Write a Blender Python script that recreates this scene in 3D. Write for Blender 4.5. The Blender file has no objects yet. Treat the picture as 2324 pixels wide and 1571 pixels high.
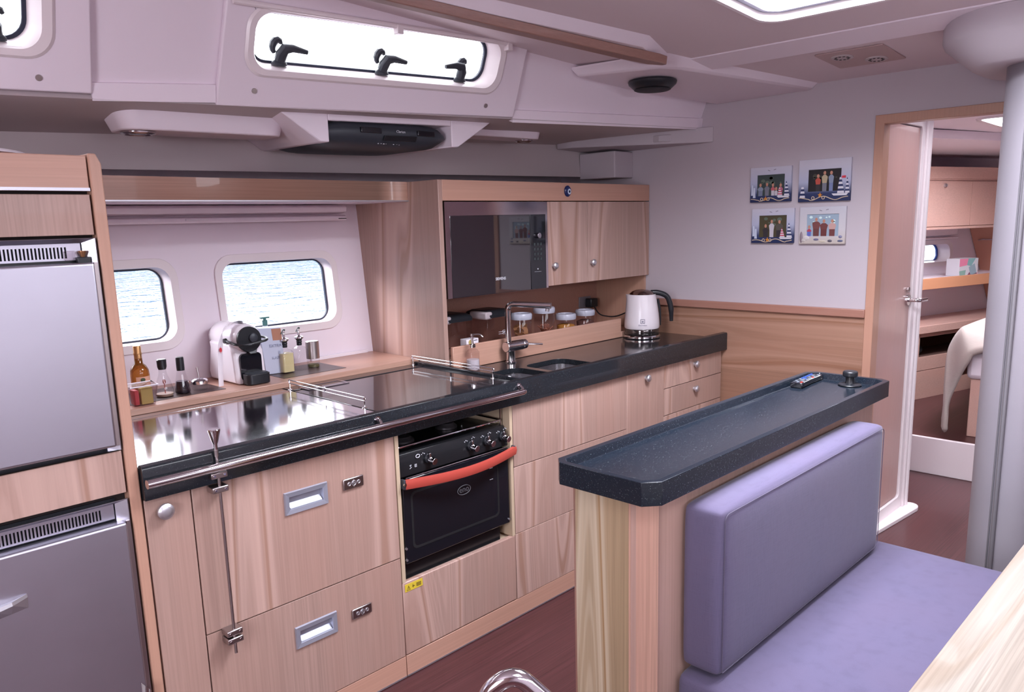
import bpy, bmesh, math, random
from mathutils import Vector, Matrix
from mathutils.geometry import tessellate_polygon
random.seed(7)
SC = bpy.context.scene
COL = SC.collection
R = math.radians

# ------------------------------------------------------------------ camera
cam_d = bpy.data.cameras.new('camera')
cam = bpy.data.objects.new('camera', cam_d)
COL.objects.link(cam)
cam_d.sensor_width = 36.0
cam_d.lens = 1782.0 / 2324 * 36
cam_d.shift_x = -(1177.85 - 1162.0) / 2324
cam_d.shift_y = (840.4 - 785.5) / 2324
cam_d.clip_start = 0.02
cam.matrix_world = Matrix(((0.69348004, 0.15117396, -0.70443727, 0.0),
                           (-0.72001849, 0.11058477, -0.68508714, -1.9687),
                           (-0.02566731, 0.98230211, 0.18553638, 1.5),
                           (0, 0, 0, 1))).inverted().inverted()
# the rows above are camera->world: columns are the camera's right, up and back axes
cam.matrix_world = Matrix(((0.69348004, 0.15117396, -0.70443727, 0.0),
                           (-0.72001849, 0.11058477, -0.68508714, -1.9687),
                           (-0.02566731, 0.98230211, 0.18553638, 1.5),
                           (0, 0, 0, 1)))
SC.camera = cam
vs = SC.view_settings
vs.view_transform = 'Standard'
vs.look = 'None'
vs.gamma = 1.0
vs.use_curve_mapping = False
vs.exposure = 0.0
SC.cycles.use_denoising = True
SC.cycles.max_bounces = 10
SC.cycles.diffuse_bounces = 6
SC.cycles.glossy_bounces = 5
SC.cycles.transmission_bounces = 8
SC.cycles.transparent_max_bounces = 16
SC.cycles.sample_clamp_indirect = 6.0
SC.cycles.caustics_reflective = False
SC.cycles.caustics_refractive = False

# ------------------------------------------------------------------ sky: overcast white above, dark blue horizon band added to tint the sea's reflections
w = bpy.data.worlds.new('sky')
SC.world = w
w.use_nodes = True
nt = w.node_tree
nt.nodes.clear()
wo = nt.nodes.new('ShaderNodeOutputWorld')
bg = nt.nodes.new('ShaderNodeBackground')
tc = nt.nodes.new('ShaderNodeTexCoord')
sx = nt.nodes.new('ShaderNodeSeparateXYZ')
cr = nt.nodes.new('ShaderNodeValToRGB')
nt.links.new(tc.outputs['Generated'], sx.inputs[0])
nt.links.new(sx.outputs['Z'], cr.inputs[0])
e = cr.color_ramp.elements
e[0].position = 0.0
e[0].color = (0.035, 0.055, 0.09, 1)
e[1].position = 0.110
e[1].color = (0.90, 0.93, 1.0, 1)
m_ = cr.color_ramp.elements.new(0.080)
m_.color = (0.05, 0.075, 0.12, 1)
# the added dark band fades out towards the bow, keeping the cabin portlight white
mr = nt.nodes.new('ShaderNodeMapRange')
mr.inputs['From Min'].default_value = 0.70
mr.inputs['From Max'].default_value = 0.80
nt.links.new(sx.outputs['X'], mr.inputs['Value'])
mxw = nt.nodes.new('ShaderNodeMix')
mxw.data_type = 'RGBA'
nt.links.new(mr.outputs[0], mxw.inputs[0])
nt.links.new(cr.outputs[0], mxw.inputs[6])
mxw.inputs[7].default_value = (0.90, 0.93, 1.0, 1)
nt.links.new(mxw.outputs[2], bg.inputs[0])
bg.inputs[1].default_value = 7.0
nt.links.new(bg.outputs[0], wo.inputs[0])


def area(name, loc, target, sx_, sy_, power, col=(1, 1, 1)):
    d = bpy.data.lights.new(name, 'AREA')
    d.shape = 'RECTANGLE'
    d.size, d.size_y = sx_, sy_
    d.energy = power
    d.color = col
    o = bpy.data.objects.new(name, d)
    COL.objects.link(o)
    o.location = loc
    o.rotation_euler = (Vector(target) - Vector(loc)).to_track_quat('-Z', 'Y').to_euler()
    return o


DAY = (0.92, 0.91, 1.0)
# daylight entering by the deck hatch, the long coachroof windows, the companionway aft and the starboard side
area('daylight_hatch', (2.02, -1.12, 2.42), (2.02, -1.12, 0), 0.9, 0.85, 105, (0.88, 0.90, 1.0))
area('daylight_hatch_aft', (0.55, -2.3, 2.30), (0.55, -2.3, 0), 0.8, 0.8, 16, DAY)
area('daylight_companionway', (-1.72, -1.6, 1.52), (1.0, -0.9, 1.1), 0.95, 1.1, 50, DAY)
area('daylight_starboard', (1.1, -3.5, 1.80), (1.2, 0, 1.1), 2.7, 0.36, 12, DAY)
area('daylight_portlight', (1.20, 1.46, 1.64), (1.72, 0.96, 1.22), 0.42, 0.25, 12, DAY)
area('daylight_portlight', (0.52, 1.46, 1.64), (1.04, 0.96, 1.22), 0.42, 0.25, 12, DAY)
area('daylight_cabin', (5.23, -0.92, 2.14), (5.35, -0.85, 0), 0.5, 0.46, 60, DAY)
area('daylight_passage', (3.86, -1.10, 2.16), (3.86, -1.05, 0), 0.34, 0.3, 9, DAY)


# ------------------------------------------------------------------ materials
def srgb(r, g, b):
    f = lambda c: (c / 255) / 12.92 if c / 255 <= 0.04045 else ((c / 255 + 0.055) / 1.055) ** 2.4
    return (f(r), f(g), f(b), 1)


def mat(name, col, rough=0.5, metal=0.0, spec=0.5, trans=0.0, coat=0.0, emit=None, ior=1.45, alpha=None):
    m = bpy.data.materials.new(name)
    m.use_nodes = True
    p = m.node_tree.nodes['Principled BSDF']
    p.inputs['Base Color'].default_value = (*col[:3], 1)
    p.inputs['Roughness'].default_value = rough
    p.inputs['Metallic'].default_value = metal
    p.inputs['Specular IOR Level'].default_value = spec
    p.inputs['Transmission Weight'].default_value = trans
    p.inputs['Coat Weight'].default_value = coat
    p.inputs['IOR'].default_value = ior
    if emit:
        p.inputs['Emission Color'].default_value = (*emit[:3], 1)
        p.inputs['Emission Strength'].default_value = emit[3]
    return m


def N(m, t, **kw):
    n = m.node_tree.nodes.new(t)
    for k, v in kw.items():
        if k in n.inputs.keys() if isinstance(k, str) else False:
            n.inputs[k].default_value = v
        else:
            setattr(n, k, v)
    return n


def L(m, a, b):
    m.node_tree.links.new(a, b)


def coords(m, scale=(1, 1, 1), rnd=True):
    t = N(m, 'ShaderNodeTexCoord')
    mp = N(m, 'ShaderNodeMapping')
    mp.inputs['Scale'].default_value = scale
    if rnd:
        oi = N(m, 'ShaderNodeObjectInfo')
        mu = N(m, 'ShaderNodeVectorMath', operation='SCALE')
        mu.inputs[0].default_value = (13.7, 7.3, 9.1)
        L(m, oi.outputs['Random'], mu.inputs['Scale'])
        ad = N(m, 'ShaderNodeVectorMath', operation='ADD')
        L(m, t.outputs['Object'], ad.inputs[0])
        L(m, mu.outputs[0], ad.inputs[1])
        L(m, ad.outputs[0], mp.inputs['Vector'])
    else:
        L(m, t.outputs['Object'], mp.inputs['Vector'])
    return mp.outputs[0]


def noise(m, vec, scale, detail=2.0, rough=0.5, dist=0.0):
    n = N(m, 'ShaderNodeTexNoise')
    n.inputs['Scale'].default_value = scale
    n.inputs['Detail'].default_value = detail
    n.inputs['Roughness'].default_value = rough
    n.inputs['Distortion'].default_value = dist
    L(m, vec, n.inputs['Vector'])
    return n.outputs['Fac']


def ramp(m, fac, stops):
    r = N(m, 'ShaderNodeValToRGB')
    el = r.color_ramp.elements
    while len(el) < len(stops):
        el.new(0.5)
    for x, (p, c) in zip(el, stops):
        x.position = p
        x.color = (*c[:3], 1) if len(c) > 1 else (c[0], c[0], c[0], 1)
    L(m, fac, r.inputs[0])
    return r.outputs[0]


def mix(m, fac, a, b, mode='MIX'):
    x = N(m, 'ShaderNodeMix', data_type='RGBA', blend_type=mode)
    for s, v in ((x.inputs[0], fac), (x.inputs[6], a), (x.inputs[7], b)):
        if isinstance(v, (int, float)):
            s.default_value = v
        elif isinstance(v, tuple):
            s.default_value = (*v[:3], 1)
        else:
            L(m, v, s)
    return x.outputs[2]


def wood(name, base, axis='z', vein=1.0, grain=1.0, rough=0.38, light=None, dark=None, coat=0.15, vpos=(0.585, 0.615)):
    """fine-grained veneer with long wavy cathedral veins running along one axis"""
    m = mat(name, base, rough, coat=coat)
    p = m.node_tree.nodes['Principled BSDF']
    al = {'x': 0, 'y': 1, 'z': 2}[axis]
    s1 = [1.0] * 3
    s1[al] = 0.05
    s2 = [1.0] * 3
    s2[al] = 0.012
    s3 = [1.0] * 3
    s3[al] = 0.085
    c1 = coords(m, tuple(s1))
    c2 = coords(m, tuple(s2))
    c3 = coords(m, tuple(s3))
    light = light or tuple(min(1, c * 1.28 + 0.03) for c in base[:3])
    dark = dark or tuple(c * k for c, k in zip(base[:3], (0.86, 0.72, 0.60)))
    fine = noise(m, c2, 190, 3, 0.6)
    mid = noise(m, c1, 28, 3, 0.55)
    broad = noise(m, c1, 6, 2, 0.5)
    g = ramp(m, fine, [(0.36, tuple(c * (1 - 0.16 * grain) for c in base[:3])), (0.55, base), (0.7, tuple(min(1, c * (1 + 0.10 * grain)) for c in base[:3]))])
    g2 = mix(m, ramp(m, mid, [(0.35, (0,)), (0.75, (0.35 * grain,))]), g, tuple(c * 0.82 for c in base[:3]))
    g3 = mix(m, ramp(m, broad, [(0.35, (0,)), (0.7, (0.5,))]), g2, tuple(c * k for c, k in zip(base[:3], (1.05, 0.94, 0.90))))
    out = g3
    if vein:
        v = noise(m, c3, 4.5, 1.0, 0.35, 0.15)
        a, b = vpos
        lf = ramp(m, v, [(a - 0.035, (0,)), (a, (0.75 * vein,)), (a + 0.012, (0.0,)), (b, (0.0,)), (b + 0.02, (0.8 * vein,)), (b + 0.05, (0.2,))])
        df = ramp(m, v, [(a, (0,)), (a + 0.02, (0.75 * vein,)), (b - 0.01, (0.75 * vein,)), (b + 0.01, (0,))])
        out = mix(m, df, out, dark)
        out = mix(m, lf, out, light)
        # rings crowding beside the veins
        wv = N(m, 'ShaderNodeMath', operation='SINE')
        mu = N(m, 'ShaderNodeMath', operation='MULTIPLY')
        mu.inputs[1].default_value = 300
        L(m, v, mu.inputs[0])
        L(m, mu.outputs[0], wv.inputs[0])
        near = ramp(m, v, [(0.5, (0,)), (0.62, (0.35 * vein,))])
        mm = N(m, 'ShaderNodeMath', operation='MULTIPLY')
        L(m, wv.outputs[0], mm.inputs[0])
        L(m, near, mm.inputs[1])
        mm2 = N(m, 'ShaderNodeMath', operation='MAXIMUM')
        L(m, mm.outputs[0], mm2.inputs[0])
        mm2.inputs[1].default_value = 0
        out = mix(m, mm2.outputs[0], out, light)
    L(m, out, p.inputs['Base Color'])
    bp = N(m, 'ShaderNodeBump')
    bp.inputs['Strength'].default_value = 0.06
    bp.inputs['Distance'].default_value = 0.002
    L(m, fine, bp.inputs['Height'])
    L(m, bp.outputs[0], p.inputs['Normal'])
    return m


def brushed(name, col, rough, axis='x', metal=1.0):
    m = mat(name, col, rough, metal)
    p = m.node_tree.nodes['Principled BSDF']
    s = [1.0, 1.0, 1.0]
    s['xyz'.index(axis)] = 0.02
    c = coords(m, tuple(s))
    n = noise(m, c, 260, 2)
    n2 = noise(m, coords(m, (1, 1, 1)), 5, 3)
    r = ramp(m, n, [(0.3, (rough * 0.97,)), (0.7, (rough * 1.03,))])
    L(m, r, p.inputs['Roughness'])
    L(m, mix(m, ramp(m, n2, [(0.35, (0,)), (0.7, (0.5,))]), col, tuple(c_ * 0.88 for c_ in col[:3])), p.inputs['Base Color'])
    return m


def granite(name, base, rough=0.2, spec=0.5, fleck=1.0):
    m = mat(name, base, rough, spec=spec)
    p = m.node_tree.nodes['Principled BSDF']
    c = coords(m, (1, 1, 1), False)
    a = noise(m, c, 420, 1, 0.5)
    b = noise(m, c, 120, 2, 0.6)
    k = ramp(m, a, [(0.68, (0,)), (0.76, (0.7 * fleck,))])
    k2 = ramp(m, b, [(0.62, (0,)), (0.8, (0.35 * fleck,))])
    o = mix(m, k2, base, (0.036, 0.050, 0.062))
    o = mix(m, k, o, (0.11, 0.135, 0.145))
    L(m, o, p.inputs['Base Color'])
    return m


def panel(name, col, rough=0.55, bump=0.0, scale=600):
    m = mat(name, col, rough)
    p = m.node_tree.nodes['Principled BSDF']
    c = coords(m, (1, 1, 1))
    n = noise(m, c, 2.2, 2)
    L(m, mix(m, ramp(m, n, [(0.3, (0,)), (0.7, (0.5,))]), col, tuple(x * y for x, y in zip(col[:3], (0.97, 0.96, 0.95)))), p.inputs['Base Color'])
    if bump:
        f = noise(m, c, scale, 2)
        b = N(m, 'ShaderNodeBump')
        b.inputs['Strength'].default_value = bump
        b.inputs['Distance'].default_value = 0.001
        L(m, f, b.inputs['Height'])
        L(m, b.outputs[0], p.inputs['Normal'])
    return m


def fabric(name, col):
    m = mat(name, col, 0.85, spec=0.25)
    p = m.node_tree.nodes['Principled BSDF']
    p.inputs['Sheen Weight'].default_value = 0.2
    p.inputs['Sheen Roughness'].default_value = 0.4
    a = noise(m, coords(m, (1, 1, 0.04)), 700, 2)
    b = noise(m, coords(m, (0.04, 0.04, 1)), 700, 2)
    c = noise(m, coords(m, (1, 1, 1)), 5, 3)
    ad = N(m, 'ShaderNodeMath', operation='ADD')
    L(m, a, ad.inputs[0])
    L(m, b, ad.inputs[1])
    o = ramp(m, ad.outputs[0], [(0.75, tuple(x * 0.86 for x in col[:3])), (1.0, col)])
    el = m.node_tree.nodes
    o2 = mix(m, ramp(m, c, [(0.35, (0,)), (0.7, (0.5,))]), o, tuple(x * y for x, y in zip(col[:3], (1.08, 1.0, 0.97))))
    L(m, o2, p.inputs['Base Color'])
    bp = N(m, 'ShaderNodeBump')
    bp.inputs['Strength'].default_value = 0.25
    bp.inputs['Distance'].default_value = 0.0006
    L(m, ad.outputs[0], bp.inputs['Height'])
    bp2 = N(m, 'ShaderNodeBump')
    bp2.inputs['Strength'].default_value = 0.15
    bp2.inputs['Distance'].default_value = 0.01
    L(m, c, bp2.inputs['Height'])
    L(m, bp.outputs[0], bp2.inputs['Normal'])
    L(m, bp2.outputs[0], p.inputs['Normal'])
    return m


def pane_mat(name, tint=(1, 1, 1), gloss=0.08):
    m = bpy.data.materials.new(name)
    m.use_nodes = True
    m.node_tree.nodes.clear()
    o = N(m, 'ShaderNodeOutputMaterial')
    t = N(m, 'ShaderNodeBsdfTransparent')
    t.inputs[0].default_value = (*tint, 1)
    g = N(m, 'ShaderNodeBsdfGlossy')
    g.inputs['Roughness'].default_value = 0.02
    f = N(m, 'ShaderNodeFresnel')
    f.inputs[0].default_value = 1.3 + gloss
    x = N(m, 'ShaderNodeMixShader')
    ge = N(m, 'ShaderNodeNewGeometry')   # reflect at the outer skin only: the thin pane does not bend the ray
    inv = N(m, 'ShaderNodeMath', operation='SUBTRACT')
    inv.inputs[0].default_value = 1.0
    L(m, ge.outputs['Backfacing'], inv.inputs[1])
    mu = N(m, 'ShaderNodeMath', operation='MULTIPLY')
    L(m, f.outputs[0], mu.inputs[0])
    L(m, inv.outputs[0], mu.inputs[1])
    L(m, mu.outputs[0], x.inputs[0])
    L(m, t.outputs[0], x.inputs[1])
    L(m, g.outputs[0], x.inputs[2])
    L(m, x.outputs[0], o.inputs[0])
    return m


WOODC = (0.385, 0.250, 0.212)
M = dict(
    wood=wood('ash_veneer_upright', WOODC, 'z', 1.0),
    wood_plain=wood('plain_veneer_upright', WOODC, 'z', 0.0, 0.8),
    wood_h=wood('plain_veneer_lengthwise', (0.49, 0.285, 0.215), 'x', 0.0, 0.6),
    wood_y=wood('oak_panel_athwart', (0.29, 0.155, 0.105), 'y', 0.8, 0.9),
    wood_yp=wood('plain_rail_athwart', (0.34, 0.175, 0.135), 'y', 0.0, 0.6),
    wood_trim=wood('solid_trim', (0.46, 0.265, 0.195), 'z', 0.0, 0.5),
    wood_end=wood('pale_ash_end_panel', (0.36, 0.262, 0.165), 'z', 1.0, 1.5, light=(0.56, 0.47, 0.36), dark=(0.30, 0.17, 0.075)),
    wood_post=wood('pink_grained_corner', (0.47, 0.28, 0.22), 'z', 0.0, 1.6),
    wood_table=wood('pale_table_veneer', (0.30, 0.262, 0.22), 'x', 0.5, 2.4, light=(0.37, 0.34, 0.30), rough=0.3),
    wood_cabin=wood('cabin_veneer', (0.60, 0.375, 0.315), 'x', 0.0, 0.5),
    wood_door=wood('smooth_door_veneer', (0.50, 0.315, 0.290), 'z', 0.0, 0.35),
    wood_rail=wood('dark_handrail', (0.30, 0.165, 0.135), 'x', 0.0, 0.8),
    floor=wood('dark_floor_boards', (0.082, 0.027, 0.030), 'x', 0.0, 3.4, rough=0.34, coat=0.1),
    white=panel('warm_white_liner', (0.79, 0.70, 0.77), 0.5),
    white_vinyl=panel('off_white_headliner', (0.74, 0.635, 0.67), 0.7, 0.15),
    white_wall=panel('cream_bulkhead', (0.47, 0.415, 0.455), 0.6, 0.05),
    white_gel=panel('glossy_white_gelcoat', (0.78, 0.70, 0.72), 0.3),
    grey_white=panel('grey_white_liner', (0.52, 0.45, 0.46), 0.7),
    steel=brushed('brushed_steel', (0.50, 0.485, 0.56), 0.38, 'x'),
    steel_lid=brushed('polished_steel_lid', (0.62, 0.61, 0.66), 0.10, 'x'),
    sinksteel=brushed('sink_steel', (0.62, 0.61, 0.64), 0.22, 'z'),
    chrome=mat('chrome', (0.66, 0.63, 0.66), 0.10, 1.0),
    satin=mat('satin_metal', (0.62, 0.61, 0.66), 0.35, 0.9),
    alu=mat('matt_aluminium', (0.40, 0.41, 0.50), 0.42, 0.6),
    nickel=mat('brushed_nickel', (0.45, 0.40, 0.40), 0.3, 1.0),
    granite=granite('black_granite', (0.012, 0.014, 0.018), 0.10, 0.6),
    granite_tray=granite('grey_black_granite', (0.009, 0.013, 0.021), 0.20, 0.5, 1.6),
    glassblack=mat('black_glass', (0.008, 0.008, 0.012), 0.05, 0, 0.8),
    hobcover=mat('black_lid', (0.03, 0.026, 0.03), 0.07, 0, 1.0, ior=1.8),
    enamel=mat('black_enamel', (0.010, 0.010, 0.012), 0.22, 0, 0.5),
    black=mat('black_plastic', (0.012, 0.013, 0.017), 0.35),
    blacksoft=mat('dark_grey_plastic', (0.030, 0.034, 0.045), 0.45),
    dark=mat('dark_gap', (0.02, 0.012, 0.012), 0.8),
    red=mat('red_grip', (0.40, 0.060, 0.045), 0.35),
    fabric=fabric('lavender_grey_weave', (0.112, 0.096, 0.168)),
    duvet=fabric('pale_satin_duvet', (0.44, 0.38, 0.35)),
    glass=mat('clear_glass', (0.95, 0.96, 0.96), 0.02, 0, 0.5, 1.0),
    pane=pane_mat('window_pane'),
    clearplastic=pane_mat('clear_plastic', (0.90, 0.87, 0.88), 0.12),
    gasket=mat('black_gasket', (0.02, 0.025, 0.05), 0.4),
    mark=mat('light_print', (0.55, 0.55, 0.60), 0.5),
    whiteplastic=mat('white_plastic', (0.80, 0.74, 0.80), 0.22),
)


# ------------------------------------------------------------------ geometry helpers
class B:
    def __init__(s):
        s.bm = bmesh.new()
        s.mi = 0

    def face(s, vs):
        try:
            f = s.bm.faces.new(vs)
            f.material_index = s.mi
            return f
        except ValueError:
            return None

    def poly(s, pts):
        return s.face([s.bm.verts.new(p) for p in pts])

    def hexa(s, p):  # 4 lower then 4 upper
        v = [s.bm.verts.new(q) for q in p]
        for a in ((3, 2, 1, 0), (4, 5, 6, 7), (0, 1, 5, 4), (1, 2, 6, 5), (2, 3, 7, 6), (3, 0, 4, 7)):
            s.face([v[i] for i in a])
        return s

    def box(s, x0, x1, y0, y1, z0, z1):
        return s.hexa([(x0, y0, z0), (x1, y0, z0), (x1, y1, z0), (x0, y1, z0), (x0, y0, z1), (x1, y0, z1), (x1, y1, z1), (x0, y1, z1)])

    def rings(s, rs, cap0=True, cap1=True, closed=False):
        vv = [[s.bm.verts.new(p) for p in r] for r in rs]
        n = len(vv[0])
        m = len(vv)
        for i in range(m if closed else m - 1):
            a, b = vv[i], vv[(i + 1) % m]
            for j in range(n):
                s.face([a[j], a[(j + 1) % n], b[(j + 1) % n], b[j]])
        if not closed:
            if cap0:
                s.face(vv[0][::-1])
            if cap1:
                s.face(vv[-1])
        return s

    def cyl(s, p0, p1, r0, r1=None, seg=20, caps=True):
        return s.tube([p0, p1], [r0, r0 if r1 is None else r1], seg, caps=caps)

    def tube(s, pts, r, seg=12, closed=False, caps=True, flat=1.0):
        pts = [Vector(p) for p in pts]
        n = len(pts)
        rr = r if isinstance(r, (list, tuple)) else [r] * n
        if len(rr) != n:
            q = []
            for i in range(n):
                f = i / (n - 1) * (len(rr) - 1)
                k = min(int(f), len(rr) - 2)
                q.append(rr[k] + (rr[k + 1] - rr[k]) * (f - k))
            rr = q
        t0 = (pts[1] - pts[0]).normalized()
        up = Vector((0, 0, 1)) if abs(t0.z) < 0.9 else Vector((1, 0, 0))
        a = t0.cross(up).normalized()
        out = []
        for i in range(n):
            if closed:
                t = (pts[(i + 1) % n] - pts[i - 1]).normalized()
            elif i == 0:
                t = t0
            elif i == n - 1:
                t = (pts[i] - pts[i - 1]).normalized()
            else:
                t = ((pts[i + 1] - pts[i]).normalized() + (pts[i] - pts[i - 1]).normalized()).normalized()
            a = (a - t * a.dot(t)).normalized()
            b = t.cross(a)
            out.append([pts[i] + (a * math.cos(2 * math.pi * k / seg) + b * math.sin(2 * math.pi * k / seg) * flat) * rr[i] for k in range(seg)])
        return s.rings(out, caps, caps, closed)

    def lathe(s, prof, c=(0, 0), seg=32, sx=1.0, sy=1.0, rot=0.0):
        out = []
        for r, z in prof:
            ring = []
            for k in range(seg):
                t = 2 * math.pi * k / seg
                x, y = r * math.cos(t) * sx, r * math.sin(t) * sy
                ring.append((c[0] + x * math.cos(rot) - y * math.sin(rot), c[1] + x * math.sin(rot) + y * math.cos(rot), z))
            out.append(ring)
        return s.rings(out)

    def plate(s, outer, holes, f, ext):
        """flat plate with holes: 2-D loops mapped by f(u, v), thickened by the vector ext"""
        ext = Vector(ext)
        loops = [outer] + list(holes)
        P = [[Vector((u, v, 0)) for u, v in l] for l in loops]
        tri = tessellate_polygon(P)
        flat = [q for l in loops for q in l]
        A = [s.bm.verts.new(f(u, v)) for u, v in flat]
        Bv = [s.bm.verts.new(Vector(f(u, v)) + ext) for u, v in flat]
        for t in tri:
            s.face([A[i] for i in t])
            s.face([Bv[i] for i in reversed(t)])
        k = 0
        for l in loops:
            n = len(l)
            for i in range(n):
                a, b = k + i, k + (i + 1) % n
                s.face([A[a], A[b], Bv[b], Bv[a]])
            k += n
        return s

    def ball(s, c, r, seg=16):
        if isinstance(r, (int, float)):
            r = (r, r, r)
        out = []
        n = seg // 2
        for i in range(1, n):
            ph = math.pi * i / n
            out.append([(c[0] + r[0] * math.sin(ph) * math.cos(2 * math.pi * k / seg), c[1] + r[1] * math.sin(ph) * math.sin(2 * math.pi * k / seg), c[2] - r[2] * math.cos(ph)) for k in range(seg)])
        return s.rings(out)


def rr(x0, x1, y0, y1, r, n=6):
    out = []
    for cx, cy, a in ((x1 - r, y1 - r, 0), (x0 + r, y1 - r, 90), (x0 + r, y0 + r, 180), (x1 - r, y0 + r, 270)):
        for i in range(n + 1):
            t = R(a + 90 * i / n)
            out.append((cx + r * math.cos(t), cy + r * math.sin(t)))
    return out


def fillet(pts, r, n=6):
    pts = [Vector(p) for p in pts]
    out = [pts[0]]
    for i in range(1, len(pts) - 1):
        a, b, c = pts[i - 1], pts[i], pts[i + 1]
        d1, d2 = (a - b), (c - b)
        k = min(r, d1.length * 0.48, d2.length * 0.48)
        p, q = b + d1.normalized() * k, b + d2.normalized() * k
        for j in range(n + 1):
            t = j / n
            out.append(p * (1 - t) ** 2 + b * 2 * t * (1 - t) + q * t * t)
    out.append(pts[-1])
    return out


def root_loc(p):
    while p.parent:
        p = p.parent
    return p.location.copy()


def obj(name, b, m, parent=None, bev=0.0, smooth=True, sub=0, label=None, at=None, seg=2, ang=35, local=False, kind=None):
    """links ONE mesh object; vertices are given in world coordinates (or in the thing's own frame if local)"""
    bm = b.bm if isinstance(b, B) else b
    bmesh.ops.remove_doubles(bm, verts=bm.verts, dist=1e-6)
    bmesh.ops.recalc_face_normals(bm, faces=bm.faces)
    off = Vector((0, 0, 0))
    if not local:
        off = root_loc(parent) if parent else Vector(at or (0, 0, 0))
    if off.length:
        bmesh.ops.translate(bm, verts=bm.verts, vec=-off)
    me = bpy.data.meshes.new(name)
    bm.to_mesh(me)
    bm.free()
    for x in (m if isinstance(m, (list, tuple)) else [m]):
        me.materials.append(M[x] if isinstance(x, str) else x)
    if smooth:
        me.polygons.foreach_set('use_smooth', [True] * len(me.polygons))
        me.set_sharp_from_angle(angle=R(ang))
    o = bpy.data.objects.new(name, me)
    COL.objects.link(o)
    if parent:
        o.parent = parent
    elif not local:
        o.location = off
    if bev:
        md = o.modifiers.new('edge', 'BEVEL')
        md.width = bev
        md.segments = seg
        md.limit_method = 'ANGLE'
        md.angle_limit = R(30)
        md.harden_normals = False
    if sub:
        md = o.modifiers.new('sub', 'SUBSURF')
        md.levels = md.render_levels = sub
    if label:
        o['label'] = label
    if kind:
        o['kind'] = kind
    return o


def thing(name, label, cat, loc=(0, 0, 0), group=None, rot=0.0):
    o = bpy.data.objects.new(name, None)
    o.empty_display_size = 0.05
    COL.objects.link(o)
    o.location = loc
    o.rotation_euler = (0, 0, rot)
    o['label'] = label
    o['category'] = cat
    if group:
        o['group'] = group
    return o


def tag(o, label, cat, group=None):
    o['label'] = label
    o['category'] = cat
    if group:
        o['group'] = group
    return o


def struct(name, b, m, label=None, **kw):
    o = obj(name, b, m, **kw)
    o['kind'] = 'structure'
    if label:
        o['label'] = label
    return o


def text(name, s, size, m, parent, loc, xdir, ydir, ext=0.0004, align='CENTER', bold=0.0):
    """lettering standing on a surface: loc in world, xdir along the line, ydir up the letters"""
    c = bpy.data.curves.new(name, 'FONT')
    c.body = s
    c.resolution_u = 4
    c.size = size
    c.extrude = ext
    c.offset = bold
    c.align_x = align
    c.align_y = 'CENTER'
    tmp = bpy.data.objects.new(name + '_curve', c)
    me = bpy.data.meshes.new_from_object(tmp)
    bpy.data.objects.remove(tmp)
    bpy.data.curves.remove(c)
    me.name = name
    me.materials.clear()
    me.materials.append(M[m] if isinstance(m, str) else m)
    o = bpy.data.objects.new(name, me)
    COL.objects.link(o)
    x = Vector(xdir).normalized()
    y = Vector(ydir).normalized()
    z = x.cross(y)
    mt = Matrix((x, y, z)).transposed().to_4x4()
    l = Vector(loc) - (root_loc(parent) if parent else Vector((0, 0, 0)))
    mt.translation = l
    if parent:
        o.parent = parent
    o.matrix_local = mt
    return o


def copy_tree(o, parent=None):
    c = o.copy()
    COL.objects.link(c)
    c.parent = parent
    for ch in list(o.children):
        copy_tree(ch, c)
    return c

# ================================================================== THE SETTING
XB = 3.5            # forward bulkhead
b = B()
b.box(-1.6, 4.80, -3.4, 1.05, -0.06, 0.0)
struct('floor', b, 'floor')
b = B()
b.box(4.80, 8.2, -3.4, 1.4, 0.10, 0.20)
struct('floor_forward', b, 'floor')
b = B()
b.box(4.775, 4.80, -3.4, 1.4, 0.0, 0.215)
struct('trim_1', b, 'white_gel', bev=0.004)

# hull side behind the galley, leaning outboard towards the top, with two portlights
def W(x, z, d=0.0):
    return Vector((x, 0.946 + (z - 0.907) * 0.0964 + d, z))
pl = []
for x0, x1 in ((0.735, 1.200), (1.398, 1.890)):
    pl.append(rr(x0, x1, 1.102, 1.372, 0.055))
b = B()
b.plate([(-1.6, 0.0), (XB + 0.05, 0.0), (XB + 0.05, 1.69), (-1.6, 1.69)], pl, lambda u, v: W(u, v), (0, 0.012, 0))
struct('wall_port', b, 'white')
for i, (x0, x1) in enumerate(((0.735, 1.200), (1.398, 1.890))):
    n = 'window_%d' % (i + 1)
    # moulded surround: raised lip, deep reveal, black gasket and pane
    b = B()
    lo = rr(x0 - 0.028, x1 + 0.028, 1.070, 1.404, 0.075)
    li = rr(x0, x1, 1.102, 1.372, 0.055)
    b.plate(lo, [li], lambda u, v: W(u, v, -0.008), (0, 0.010, 0))
    # reveal
    rings = []
    for k, (d, s) in enumerate(((-0.008, 0.0), (0.02, 0.003), (0.042, 0.006))):
        rings.append([W(u, v, d) for u, v in rr(x0 + s, x1 - s * 2.2, 1.102 + s * 0.6, 1.372 - s * 0.8, 0.055)])
    b.rings(rings, False, False)
    wn = struct(n, b, 'white_gel', bev=0.002)
    s = 0.006
    a0, a1, c0, c1 = x0 + s, x1 - s * 2.2, 1.102 + s * 0.6, 1.372 - s * 0.8
    b = B()
    b.plate(rr(a0 - 0.01, a1 + 0.01, c0 - 0.01, c1 + 0.01, 0.05), [rr(a0 + 0.006, a1 - 0.006, c0 + 0.006, c1 - 0.006, 0.045)], lambda u, v: W(u, v, 0.038), (0, 0.010, 0))
    obj('gasket', b, 'gasket', wn)
    b = B()
    b.plate(rr(a0, a1, c0, c1, 0.045), [], lambda u, v: W(u, v, 0.043), (0, 0.003, 0))
    obj('pane', b, 'pane', wn)

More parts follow.
